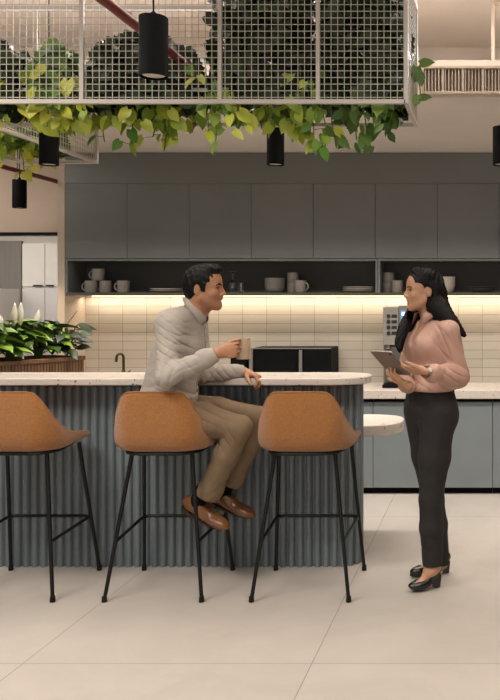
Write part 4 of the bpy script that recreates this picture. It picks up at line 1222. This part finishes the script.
def shoe_m(an, d, up, parent):
    q, R = foot_prims(an, d, up)
    ps = [(Ell(q(-.035, 0, -.045), R, [.045, .036, .040]), .03), (Ell(q(.02, 0, -.052), R, [.075, .037, .034]), .03), (Ell(q(.01, 0, -.015), R, [.050, .032, .045]), .03),
          (Ell(q(.10, 0, -.066), R, [.085, .044, .026]), .03), (Ell(q(.145, 0, -.069), R, [.064, .039, .023]), .02)]
    Fd = Field([p for p, _ in ps], .003)
    for p, k in ps: Fd.add(p, k)
    Fd.cut(q(0, 0, -.086), -R[2]); Fd.cut(q(-.02, 0, .004), vn(R[2] + R[0] * .25), an - .085, an + .085)
    o = Fd.mesh('shoe', M['shoe'], parent)
    ol = []
    for k in range(40):
        a = 2 * math.pi * k / 40; ca, sa = math.cos(a), math.sin(a)
        x = .053 + .131 * math.copysign(abs(ca) ** .85, ca); wd = .043 * (1 - .16 * (x < .0)) * (1 - max(0, x - .12) * 3.0)
        ol.append((x, wd * math.copysign(abs(sa) ** .75, sa)))
    def slab(ol_, z0, z1):
        n = len(ol_); vs = [q(x, y, z0) for x, y in ol_] + [q(x, y, z1) for x, y in ol_]
        return vs, [tuple(range(n))[::-1], tuple(range(n, 2 * n))] + [(k, (k + 1) % n, n + (k + 1) % n, n + k) for k in range(n)]
    mb = MB(); mb.add(*slab(ol, -.094, -.084)); mb.add(*slab([(min(x, -.005) * 1.0, y) for x, y in ol if x < .012], -.108, -.0945))
    child(mb.build('sole', M['sole'], None), o)
    lc = MB()
    for i in range(4):
        p = q(.045 + i * .018, 0, 0); hit = Fd.hit(p + R[2] * .05, -R[2], .2)
        lc.tube([hit - R[1] * .016 - R[2] * .003, hit + R[2] * .002, hit + R[1] * .016 - R[2] * .003], .0022, 6)
    child(lc.build('laces', M['sole'], None), o)
    return ps
ftR_d, ftR_u = P(226, 532, 4.43) - P(184, 508, 4.47), vn([-.55, -.1, 1])
ftL_d, ftL_u = P(252, 517, 4.60) - P(213, 500, 4.63), vn([-.4, -.1, 1])
allm = torso + armR + armL + legR + legL
body_list = [(p.grow(-.013), k) for p, k in torso + armR + armL] + [(p.grow(-.021), k) for p, k in legR + legL] + hA + nk + handR + handL
feet_b = []
for an, d_, u_ in ((fkR, ftR_d, ftR_u), (fkL, ftL_d, ftL_u)):
    q, R = foot_prims(an, d_, u_)
    feet_b += [(Ell(q(0, 0, -.03), R, [.036, .024, .040]), .02), (Cone(q(-.03, 0, -.055), q(.09, 0, -.068), .020, .012), .02), (Cone(an, q(0, 0, -.03), .034, .030), .02)]
body_list += feet_b
FB = Field([p for p, _ in body_list], HF)
for p, k in body_list: FB.add(p, k)
for p, k in hB: FB.sub(p, k)
for p, k in lidsM: FB.add(p, k)
def pickM(c):
    r = c - hcM; a, b, z = r @ RM[0] / .935, r @ RM[1] / .935, r @ RM[2] / .935
    out = np.zeros(len(c), int)
    head = np.linalg.norm(r, axis=1) < .17
    beard = head & (z < -.045 - .55 * np.maximum(0, .02 - a) * 0 + np.where(a < .055, (.055 - a) * .75, 0)) & (a > -.002) & (z > -.135) & ~((a > .088) & (z > -.05)) & (z < -.012)
    out[beard] = 1
    lip = head & (a > .088) & (np.abs(b) < .022) & (z < -.0595) & (z > -.083)
    out[lip] = 2
    return out
man = FB.mesh('person', [M['skin_m'], M['skin_beard'], M['lip_m']], None, pickM)
tag(man, 'seated man in grey shirt and khaki trousers raising a beige mug', 'person')
for e in eyesM:
    eb = child(MB().sphere(e, .0112, 10).build('eyeball', M['eyew'], None, smooth=True), man)
    child(MB().sphere(e + RM[0] * .0062, .0070, 8).build('iris', M['iris'], None, smooth=True), eb)
child(Field([Ell(qM(.089, 0, -.0685), RM, [.008, .016, .0035])], .0015, .01).add(Ell(qM(.089, 0, -.0685), RM, [.008, .016, .0035]), .001).mesh('teeth', M['teeth']), man)
def brow(q, R, sc, parent, female=False):
    def on(b, z, o=.0): return FB.hit(q(.17, b, z), -R[0], .16) + R[0] * o
    for s_ in (-1, 1):
        pts = [on(s_ * .012, .0165), on(s_ * .026, .0215), on(s_ * .040, .0215), on(s_ * .052, .0135)]
        lash = [on(s_ * .018, .001, .001), on(s_ * .026, .0062, .001), on(s_ * .036, .0068, .001), on(s_ * .046, .0015, .001)]
        child(MB().tube(catmull(lash, 4), .0022 if female else .0018, 6).build('eyelash', M['hair'], None, smooth=True), parent)
        child(MB().tube(catmull(pts, 4), [.0042 * sc] * 4 + [.0048 * sc] * 5 + [.0028 * sc] * 4 if not female else [.0030 * sc] * 13, 6).build('eyebrow', M['hair'], None, smooth=True), parent)
brow(qM, RM, 1.0, man)
# hair: cap of short black hair with a lifted front
hs = .935
def E_(q, R, c, r, k=.02): return (Ell(q(*c), R, np.array(r) * hs), k)
hp = [E_(qM, RM, (-.012, 0, .036), (.104, .084, .094)), E_(qM, RM, (-.052, 0, -.008), (.056, .074, .072)), E_(qM, RM, (.038, 0, .104), (.058, .056, .030)), E_(qM, RM, (.074, .004, .098), (.026, .046, .022), .015)]
for s_ in (-1, 1): hp.append((Cone(qM(.022, s_ * .069, .02), qM(.018, s_ * .066, -.018), .012, .008), .01))
FH = Field([p for p, _ in hp], .0028)
for p, k in hp: FH.add(p, k)
FH.sub(Ell(qM(.118, 0, -.004), RM, [.085, .095, .088]), .010)
for s_ in (-1, 1):
    FH.sub(Ell(qM(.070, s_ * .080, -.02), RM, [.045, .040, .062]), .006)
    FH.sub(Ell(qM(-.018, s_ * .086, -.018), RM, [.022, .026, .034]), .006)
    FH.sub(Ell(qM(-.005, s_ * .075, -.085), RM, [.045, .05, .050]), .01)
FH.cut(qM(-.05, 0, -.062), vn(-UP + RM[0] * .25))
FH.disp(lambda X, Y, Z: .0018 * np.sin(X * 230 + 40 * (Z - 1.6) + 3 * np.sin(Y * 60)) + .0012 * np.sin(Y * 310 + Z * 90))
FH.mesh('hair', M['hair'], man)
# shirt
shp = torso + armR + armL
FS = Field([p for p, _ in shp], .0034)
for p, k in shp: FS.add(p, k)
ax = vn(wrR - elR)
FS.add(Ell(wrR - ax * .055, [ax, vn(np.cross(ax, UP)), vn(np.cross(np.cross(ax, UP), ax))], [.06, .046, .050]), .02)     # loose cuffs
ax2 = vn(wrL - elL)
FS.add(Ell(wrL - ax2 * .05, [ax2, vn(np.cross(ax2, UP)), vn(np.cross(np.cross(ax2, UP), ax2))], [.055, .040, .042]), .02)
FS.add(Ell(sp(.15, .105, -.04), RT, [.05, .09, .05]), .04)                                              # blousing over the belt
FS.disp(folds(3, .0022, 30, (1, 1, .6)))
FS.disp(creases(elR, .13, vn(ax - vn(shR - elR)), 170, .0060)); FS.disp(creases(elL, .12, vn(ax2 - vn(shL - elL)), 170, .005))
FS.disp(creases(shR + np.array([.05, 0, -.06]), .13, [.6, 0, .8], 150, .005, 1.0)); FS.disp(creases(sp(.16, .08, -.08), .16, [.3, 0, 1], 130, .007, .6))
FS.disp(creases((elR + wrR) / 2, .10, [.7, 0, 1], 90, .005)); FS.disp(creases(sp(.45, .09, -.1), .16, [-.7, 0, .7], 85, .0055))
FS.disp(creases(P(168, 347, 4.23), .13, [.45, 0, .9], 190, .0065)); FS.disp(creases(P(190, 368, 4.22), .10, [-.6, 0, .8], 180, .005))
FS.disp(creases(P(196, 345, 4.30), .10, [.6, 0, .8], 190, .006)); FS.disp(creases(P(222, 377, 4.62), .09, [.7, 0, .5], 200, .007))
FS.cut(wrR + ax * .004, ax, wrR - .09, wrR + .09); FS.cut(wrL + ax2 * .004, ax2, wrL - .09, wrL + .09)
FS.cut(sp(-.02), -su)
FS.cut(neck + su * .032, vn(su + fu * .70), neck - .11, neck + .15)
FS.sub(Cone(neck + su * .03 + fu * .005, neck + su * .06, .060, .064), .004); FS.sub(Cone(neck + fu * .055 - su * .035, neck + fu * .075 + su * .03, .012, .035), .004)
shirt = FS.mesh('shirt', M['shirt'], man)
cu = vn(su + fu * .70); cf = vn(fu - cu * (fu @ cu))
col = collar(neck + su * .046 + fu * .012, cf, cu, .067, .088, .020, .018, .036, M['shirt'], shirt, .0, .36)
pts, nr = [], []
for i in range(22):
    t_ = .84 - .72 * i / 21
    h_ = FS.hit(sp(t_, .28), -fu, .4); pts.append(h_); nr.append(fu)
pl = strip(pts, nr, .016, .003, 'placket', M['shirt'], shirt, L)
for i in (2, 6, 10, 14, 18):
    p = pts[i] + fu * .003
    child(MB().tube([p, p + fu * .003], .0055, 12).build('button', M['button'], None), pl)
for w_, a_, r_ in ((wrR, ax, .0425), (wrL, ax2, .0385)):
    cb = []
    for k, (o_, rr) in enumerate(((-.052, r_ + .001), (-.050, r_ + .004), (-.001, r_ - .003), (.002, r_ - .007))):
        cb.append(w_ + a_ * o_)
    mb = MB(); mb.tube(cb, [r_ - .001, r_ + .002, r_ - .003, r_ - .006], 28, cap=False)
    child(mb.build('cuff', M['shirt'], None, smooth=True, solid=.002), shirt)
# trousers, belt
tp = [(Ell(sp(.03), RT, [.128, .176, .125]), .05)] + legR + legL
FT = Field([p for p, _ in tp], .0036)
for p, k in tp[:1] + legR: FT.add(p, k)
FL_ = Field([p for p, _ in tp], .0036)
for p, k in tp[:1] + legL: FL_.add(p, k)
FT.D = smin(FT.D, FL_.D, .012); del FL_
for kn, h_, an in ((knR, hR, anR), (knL, hL, anL)):
    sd = vn(an - kn); FT.add(Ell(an - sd * .03, [sd, L, vn(np.cross(sd, L))], [.07, .056, .064]), .03)
    FT.disp(creases(kn - vn(kn - h_) * .02 + sd * .05 - F * .05, .12, vn(vn(h_ - kn) + sd * .3), 95, .008))
    FT.disp(creases(h_ + F * .12, .13, [1, 0, .7], 75, .007)); FT.disp(creases(an - sd * .06, .10, sd, 70, .005))
FT.disp(folds(8, .002, 26)); FT.disp(creases(P(208, 410, 4.38), .14, [.3, 0, 1], 120, .007)); FT.disp(creases(P(228, 440, 4.40), .10, [.8, 0, .5], 150, .008))
for kn, an in ((knR, anR), (knL, anL)):
    sd = vn(an - kn); FT.cut(an + sd * .010, sd, an - .10, an + .12)
FT.cut(sp(.24), vn(UP - F * .25), sp(.24) - .3, sp(.24) + .3)
trs = FT.mesh('trousers', M['chino'], man)
for an, kn, d_, u_ in ((fkR, knR, ftR_d, ftR_u), (fkL, knL, ftL_d, ftL_u)):
    shoe_m(an, d_, u_, man)
    sd = vn(an - kn); q, R = foot_prims(an, d_, u_)
    child(MB().tube([an - sd * .07, an - sd * .02, an, q(.0, 0, -.035)], [.044, .043, .042, .040], 20).build('sock', M['sock'], None, smooth=True), man)
# mug in his hand
mc = (jR[1][1] + jR[2][2]) / 2
mx, my = pxx(243.6, 4.345), 4.345
mt = thing('mug', 'beige mug raised in the seated man\'s right hand', 'mug', (mx, my, pzz(359, 4.345)))
r_ = .0345; h_ = .104
MB().lathe([(r_ * .92, 0), (r_, .006), (r_, h_), (r_ - .0035, h_), (r_ - .0035, .008), (.001, .008)], (mx, my, mt.location.z), 32).build('cup_body', M['beigecup'], mt, smooth=True)
an_ = math.atan2(-.75, -.65); pts = []
for k in range(11):
    a = -math.pi * .5 + math.pi * k / 10
    rr = r_ - .002 + .032 * math.cos(a); pts.append((mx + rr * math.cos(an_), my + rr * math.sin(an_), mt.location.z + h_ * .5 + h_ * .33 * math.sin(a)))
MB().tube(pts, .0055, 8).build('handle', M['beigecup'], mt, smooth=True)

# ================================================================== the standing woman
Fw, Lw = np.array([-.80, -.60, 0]), None
Lw = np.cross(UP, Fw)
wc = np.array([pxx(431, 4.50), 4.50, 0])                 # vertical axis of the torso
def w_(z, f=0.0, l=0.0, dx=0.0): return wc + Fw * f + Lw * l + np.array([dx, 0, z])
RW = [Fw, Lw, UP]
chest = [(Ell(w_(1.045, 0, 0), RW, [.100, .150, .10]), .05), (Ell(w_(1.14, .005), RW, [.096, .132, .12]), .05), (Ell(w_(1.26, .010), RW, [.106, .150, .13]), .05),
         (Ell(w_(1.265, .075, .062), RW, [.058, .062, .062]), .04), (Ell(w_(1.265, .075, -.062), RW, [.058, .062, .062]), .04)]
sL, sR = w_(1.350, -.012, .152), w_(1.350, -.005, -.150)
chest += [(Cone(w_(1.375, -.01), sL + np.array([0, 0, .005]), .052, .048), .05), (Cone(w_(1.375, -.01), sR + np.array([0, 0, .005]), .052, .048), .05)]
eL, wL = P(459, 375, 4.42), P(427, 372, 4.20)
eR, wR = w_(1.105, .03, -.215), P(408, 387, 4.32)
aL = [(Cone(sL, eL, .055, .050), .03), (Cone(eL, eL + (wL - eL) * .5, .050, .043), .02), (Cone(eL + (wL - eL) * .5, wL, .043, .029), .02)]
aR = [(Cone(sR, eR, .053, .048), .03), (Cone(eR, wR, .046, .030), .02)]
hLw, hRw = w_(.915, .0, .085, -.010), w_(.915, .0, -.080, -.010)
kLw, kRw = P(431, 500, 4.44), P(433, 499, 4.60)
aLw, aRw = P(432.5, 569, 4.46), P(440.5, 562, 4.68)
pelvis = [(Ell(w_(.985, -.005, 0, -.006), RW, [.114, .160, .12]), .05), (Ell(w_(.90, -.030, 0, -.006), RW, [.100, .165, .10]), .05)]
lL = leg_prims(hLw, kLw, aLw, .094, .061, .051); lR = leg_prims(hRw, kRw, aRw, .092, .059, .050)
hcW = np.array([-.353, 4.495, 1.563]); fW = vn([-.95, -.31, -.03])
WS = .885
hA, hB, eyesW, lidsW, qW, RWh = head_prims(hcW, fW, UP, WS, True)
nbase = w_(1.385, -.004)
nkw = [(Cone(nbase - UP * .04, hcW + np.array([.02, .01, -.06]), .049, .044), .03)]
# tablet
TR_, e1, e2 = np.array([-.481, 4.15, 1.258]), np.array([-.115, .070, .0]), np.array([.085, .130, -.125])
nbk = vn(np.cross(e1, e2)); nbk = nbk if nbk[1] < 0 else -nbk
def T(u_, v_, o=0.0): return TR_ + e1 * u_ + e2 * v_ + nbk * o
wLh = wL + vn(wL - eL) * .010
dWL = vn(T(.20, .58, .018) - wLh)
handWL, jWL = hand_prims(wLh, dWL, -nbk, np.array([.1, -.1, 1]), [(.05, .30, .3), (.06, .32, .3), (.08, .36, .3), (.12, .4, .35)], .82, .10, (.75, .55, -.05), .15)
wRh = wR + np.array([-.01, -.01, .01])
dWR = vn(T(.78, .70, .020) - wRh)
handWR, jWR = hand_prims(wRh, dWR, -nbk, np.cross(dWR, -nbk), [(.10, .7, .5), (.12, .75, .5), (.15, .8, .5), (.2, .8, .5)], .86, .16, (.6, .75, .0), .15)
# feet in pumps
def pump(an, toe_px, toe_py, toeY, heel_px, heel_py, heelY, parent):
    toe = P(toe_px, toe_py, toeY); toe[2] = .014; heel = P(heel_px, heel_py, heelY); heel[2] = .070
    d = vn([toe[0] - heel[0], toe[1] - heel[1], 0]); s_ = np.cross(UP, d); Lg = np.linalg.norm((toe - heel)[:2])
    def q(a, b, z): return np.array([heel[0], heel[1], 0]) + d * a * Lg + s_ * b + UP * z
    foot = [(Cone(q(.10, 0, .105), q(.30, 0, .088), .027, .027), .02), (Cone(q(.30, 0, .088), q(.68, 0, .036), .027, .020), .02), (Ell(q(.72, 0, .030), [d, s_, UP], [.05, .036, .018]), .02),
            (Cone(an, q(.16, 0, .10), .033, .030), .03)]
    sh = [(Ell(q(.10, 0, .088), [d, s_, UP], [.040, .033, .034]), .02), (Cone(q(.10, 0, .085), q(.42, 0, .052), .028, .026), .03), (Ell(q(.66, 0, .033), [d, s_, UP], [.075, .040, .026]), .03),
          (Cone(q(.74, 0, .028), q(.985, 0, .013), .026, .006), .02)]
    Fd = Field([p for p, _ in sh], .0026)
    for p, k in sh: Fd.add(p, k)
    def side(X, Y, Z): return 0
    Fd.sub(Ell(q(.38, 0, .113), [vn(q(.7, 0, .03) - q(.1, 0, .09)), s_, vn(np.cross(vn(q(.7, 0, .03) - q(.1, 0, .09)), s_)) ], [.100, .036, .055]), .004)
    # lift the arch: nothing under the sole line
    a0, a1 = q(.16, 0, .055), q(.58, 0, .004); nn = vn(np.cross(a1 - a0, s_)); nn = nn if nn[2] < 0 else -nn
    Fd.cut(q(.5, 0, .0035), -UP); Fd.cut(a0, nn)
    o = Fd.mesh('pump', M['pump'], parent)
    hl = [(-.034, -.022), (.014, -.020), (.014, .020), (-.034, .022)]
    hb = [(-.028, -.017), (.004, -.016), (.004, .016), (-.028, .017)]
    vs = [q(.10, 0, 0) + d * x + s_ * y + UP * .002 for x, y in hb] + [q(.10, 0, 0) + d * x + s_ * y + UP * .068 for x, y in hl]
    child(MB().add(vs, [(0, 3, 2, 1), (4, 5, 6, 7), (0, 1, 5, 4), (1, 2, 6, 5), (2, 3, 7, 6), (3, 0, 4, 7)]).build('heel', M['pump'], None, bevel=.003), o)
    return foot
PW = []
fL = lambda par: pump(aLw, 413.5, 591.5, 4.395, 436.5, 583, 4.47, par)
fR = lambda par: pump(aRw, 410.5, 577, 4.62, 447, 573, 4.71, par)
hold = bpy.data.objects.new('hold', None)
ft = fL(None) + fR(None)
pumps = [o for o in COL.objects if o.name.split('.')[0] == 'pump']
bl = [(p.grow(-.012), k) for p, k in chest + aL + aR + pelvis + lL + lR] + hA + nkw + handWL + handWR + ft
FB = Field([p for p, _ in bl], HF)
for p, k in bl: FB.add(p, k)
for p, k in hB: FB.sub(p, k)
for p, k in lidsW: FB.add(p, k)
def pickW(c):
    r = c - hcW; a, b, z = r @ RWh[0] / WS, r @ RWh[1] / WS, r @ RWh[2] / WS
    out = np.zeros(len(c), int)
    out[(np.linalg.norm(r, axis=1) < .17) & (a > .086) & (np.abs(b) < .021) & (z < -.0585) & (z > -.084)] = 1
    return out
woman = FB.mesh('person', [M['skin_f'], M['lip_f']], None, pickW)
tag(woman, 'standing woman in pink blouse and charcoal trousers holding a tablet', 'person')
for o in pumps: o.parent = woman
bpy.data.objects.remove(hold)
for e in eyesW:
    eb = child(MB().sphere(e, .0108, 10).build('eyeball', M['eyew'], None, smooth=True), woman)
    child(MB().sphere(e + RWh[0] * .0060, .0068, 8).build('iris', M['iris'], None, smooth=True), eb)
brow(qW, RWh, .9, woman, True)
er = qW(-.002, .080, -.048)
child(MB().tube([er, er + np.array([0, 0, -.012])], .0022, 8).build('earring', M['gold'], None, smooth=True), woman)
# long hair: crown, a fall behind the near shoulder, a lock over the far shoulder
def Q(a, b, c): return qW(a, b, c)
hw = [(Ell(Q(-.014, 0, .038), RWh, np.array([.108, .088, .096]) * WS), .02), (Ell(Q(-.062, .004, .005), RWh, np.array([.064, .078, .090]) * WS), .03)]
back = catmull([Q(-.060, .020, -.02), Q(-.070, .020, -.09), P(439, 308, 4.45), P(449, 320, 4.41), P(457, 328, 4.39), P(465, 336, 4.385)], 4)
rad = np.interp(np.linspace(0, 1, len(back)), [0, .2, .4, .6, .8, 1], [.066, .058, .048, .036, .020, .004])
for i in range(len(back) - 1): hw.append((Cone(back[i], back[i + 1], rad[i], rad[i + 1]), .02))
hw.append((Cone(back[8], np.array([-.235, 4.53, 1.27]), .050, .020), .02))
hw.append((Cone(Q(-.045, .066, .03), Q(-.050, .066, -.09), .026, .030), .02))
lock = catmull([Q(.010, -.070, .04), Q(.012, -.080, -.05), P(410, 316, 4.52), P(403, 330, 4.45), P(399.5, 343, 4.42), P(400, 352, 4.40)], 4)
rad = np.interp(np.linspace(0, 1, len(lock)), [0, .25, .5, .75, .92, 1], [.020, .026, .028, .022, .012, .003])
for i in range(len(lock) - 1): hw.append((Cone(lock[i], lock[i + 1], rad[i], rad[i + 1]), .015))
hw.append((Cone(Q(-.03, -.06, -.02), P(412, 318, 4.55), .036, .026), .02))
hw.append((Cone(P(421, 310, 4.57), P(410, 327, 4.53), .034, .028), .02))
hw.append((Cone(Q(.045, .010, .112), Q(-.03, .06, .085), .022, .03), .02))
FH = Field([p for p, _ in hw], .0032)
for p, k in hw: FH.add(p, k)
FH.sub(Ell(Q(.112, 0, -.015), RWh, np.array([.088, .074, .105]) * WS), .010)
FH.sub(Ell(Q(.055, .075, -.03), RWh, np.array([.052, .045, .075]) * WS), .006)
FH.sub(Ell(Q(-.004, .092, -.018), RWh, np.array([.034, .028, .042]) * WS), .005)
FH.sub(Ell(Q(.045, .01, -.13), RWh, np.array([.055, .055, .075])), .01)
FH.disp(lambda X, Y, Z: np.where(X > -.375, .0016 * np.sin((X + .50 * Z + .15 * np.sin(Z * 9)) * 260) + .0010 * np.sin((X + .5 * Z) * 610 + 1), .0016 * np.sin((X - .32 * Z + .12 * np.sin(Z * 11)) * 260 + Y * 120)))
FH.mesh('hair', M['hair'], woman)
# blouse
FS = Field([p for p, _ in chest + aL + aR], .0034)
for p, k in chest + aL + aR: FS.add(p, k)
a1 = vn(wL - eL); a2 = vn(wR - eR)
FS.add(Ell(eL + a1 * .06 - UP * .018, [a1, vn(np.cross(UP, a1)), vn(np.cross(a1, np.cross(UP, a1)))], [.10, .054, .062]), .03)       # full sleeve
FS.add(Ell(wL - a1 * .055 - UP * .006, [a1, vn(np.cross(UP, a1)), UP], [.05, .042, .046]), .02)
FS.add(Ell(wR - a2 * .05, [a2, vn(np.cross(UP, a2)), UP], [.05, .042, .046]), .02)
FS.add(Ell(w_(1.045, .05, .03), RW, [.065, .12, .045]), .03)
FS.disp(folds(5, .003, 28, (1, 1, .5)))
FS.disp(creases(eL, .13, vn(a1 - vn(sL - eL)), 130, .008)); FS.disp(creases(w_(1.08, .08, .05), .15, [.4, -.3, 1], 80, .007, .4))
FS.disp(creases(sL + np.array([-.06, -.03, -.06]), .13, [.75, 0, .6], 85, .006)); FS.disp(creases(wL - a1 * .07, .07, vn(a1 + UP * .6), 130, .006))
FS.disp(creases(P(452, 378, 4.30), .10, [.5, 0, .9], 180, .008)); FS.disp(creases(P(418, 383, 4.40), .10, [.7, 0, .7], 150, .004)); FS.disp(creases(P(445, 340, 4.36), .10, [.95, 0, .3], 130, .006))
FS.cut(wL - a1 * .002, a1, wL - .075, wL + .075); FS.cut(wR - a2 * .004, a2, wR - .06, wR + .06)
FS.cut(w_(1.036), -UP); FS.cut(nbase + UP * .022, vn(UP + Fw * .10), nbase - .09, nbase + .12)
FS.sub(Cone(nbase + UP * .03, nbase + UP * .07, .050, .055), .004)
vb = w_(1.268, .135)
FS.sub(Cone(vb, nbase + Fw * .055 + UP * .03, .010, .056), .004)
bls = FS.mesh('blouse', M['blouse'], woman)
collar(nbase + UP * .050 + Fw * .012, Fw, vn(UP + Fw * .50), .054, .086, .012, .014, .042, M['blouse'], bls, .0, .62)
pts, nr = [], []
for i in range(18):
    z = 1.285 - .245 * i / 17
    pts.append(FS.hit(w_(z, .30), -Fw, .4)); nr.append(Fw)
pl = strip(pts, nr, .012, .0025, 'placket', M['blouse'], bls, Lw)
for i in (2, 8, 14):
    p = pts[i] + Fw * .0025
    child(MB().tube([p, p + Fw * .002], .0045, 10).build('button', M['button'], None), pl)
for w2, a_, r_ in ((wL, a1, .037), (wR, a2, .036)):
    mb = MB(); mb.tube([w2 - a_ * .050, w2 - a_ * .046, w2 - a_ * .004, w2], [r_, r_ + .003, r_ - .001, r_ - .005], 24, cap=False)
    child(mb.build('cuff', M['blouse'], None, smooth=True, solid=.002), bls)
# trousers
FT = Field([p for p, _ in pelvis + lL + lR], .0036)
for p, k in pelvis + lL: FT.add(p, k)
F2 = Field([p for p, _ in pelvis + lL + lR], .0036)
for p, k in pelvis + lR: F2.add(p, k)
FT.D = smin(FT.D, F2.D, .010); del F2
FT.disp(folds(12, .0014, 20)); FT.disp(creases(kLw + UP * .05, .13, [.3, 0, 1], 90, .003)); FT.disp(creases(w_(.90, .09, .03), .10, [.5, 0, 1], 75, .005)); FT.disp(creases(aLw + UP * .10, .12, [.2, 0, 1], 90, .003))
FT.cut(w_(1.050), UP); FT.cut(aLw + UP * .022, -UP, aLw - .12, aLw + .085); FT.cut(aRw - UP * .012, -UP, aRw + np.array([-.12, -.06, -.12]), aRw + .12)
trs = FT.mesh('trousers', M['trouser'], woman)
wb = []
for i in range(40):
    a = 2 * math.pi * i / 40; dd = Fw * math.cos(a) + Lw * math.sin(a)
    wb.append(FT.hit(w_(1.030) + dd * .3, -dd, .3) + dd * .001)
vs = []; 
for p in wb: vs += [p - UP * .016, p + UP * .019]
child(MB().add(vs, [(2 * i, 2 * ((i + 1) % 40), 2 * ((i + 1) % 40) + 1, 2 * i + 1) for i in range(40)]).build('waistband', M['trouser'], None, smooth=True, solid=.004), trs)
pk = [FT.hit(w_(1.0 - .11 * i / 6, .02 + .05 * (1 - i / 6), .3), -Lw, .3) for i in range(7)]
child(MB().tube(pk, .0022, 6).build('pocket_edge', M['trouser'], None, smooth=True), trs)
# watch
wp = wL + a1 * .012
child(MB().tube([wp - a1 * .008, wp + a1 * .008], .0275, 24, cap=False).build('watch_strap', mat('tan_strap', '#6d4a35', .5), None, smooth=True, solid=.003), woman)
wd = vn(np.array([0, -1, .35]) - a1 * np.dot(a1, [0, -1, .35]))
child(MB().tube([wp + wd * .026, wp + wd * .033], .0125, 20).build('watch_dial', mat('pale_dial', '#d8cbbd', .25), None), woman)
# tablet
tt = thing('tablet', 'slim grey tablet computer in the standing woman\'s hands', 'tablet', T(.5, .5))
u1, u2 = vn(e1), vn(e2); l1, l2 = np.linalg.norm(e1), np.linalg.norm(e2)
def slab(o0, o1, inset, rc, name, m, parent):
    ol = []
    for cx, cy, a0 in ((l1 - inset - rc, l2 - inset - rc, 0), (inset + rc, l2 - inset - rc, 90), (inset + rc, inset + rc, 180), (l1 - inset - rc, inset + rc, 270)):
        for k in range(7):
            a = math.radians(a0 + 15 * k); ol.append(TR_ + u1 * (cx + rc * math.cos(a)) + u2 * (cy + rc * math.sin(a)))
    n = len(ol); vs = [p + nbk * o0 for p in ol] + [p + nbk * o1 for p in ol]
    return MB().add(vs, [tuple(range(n))[::-1], tuple(range(n, 2 * n))] + [(k, (k + 1) % n, n + (k + 1) % n, n + k) for k in range(n)]).build(name, m, parent)
slab(-.0035, .0035, 0, .010, 'casing', M['tablet'], tt)
slab(-.0045, -.0036, .004, .007, 'screen', M['gloss'], tt)
cp = T(.14, .10, .0036)
MB().tube([cp, cp + nbk * .0012], .006, 14).build('camera_lens', M['gloss'], tt)
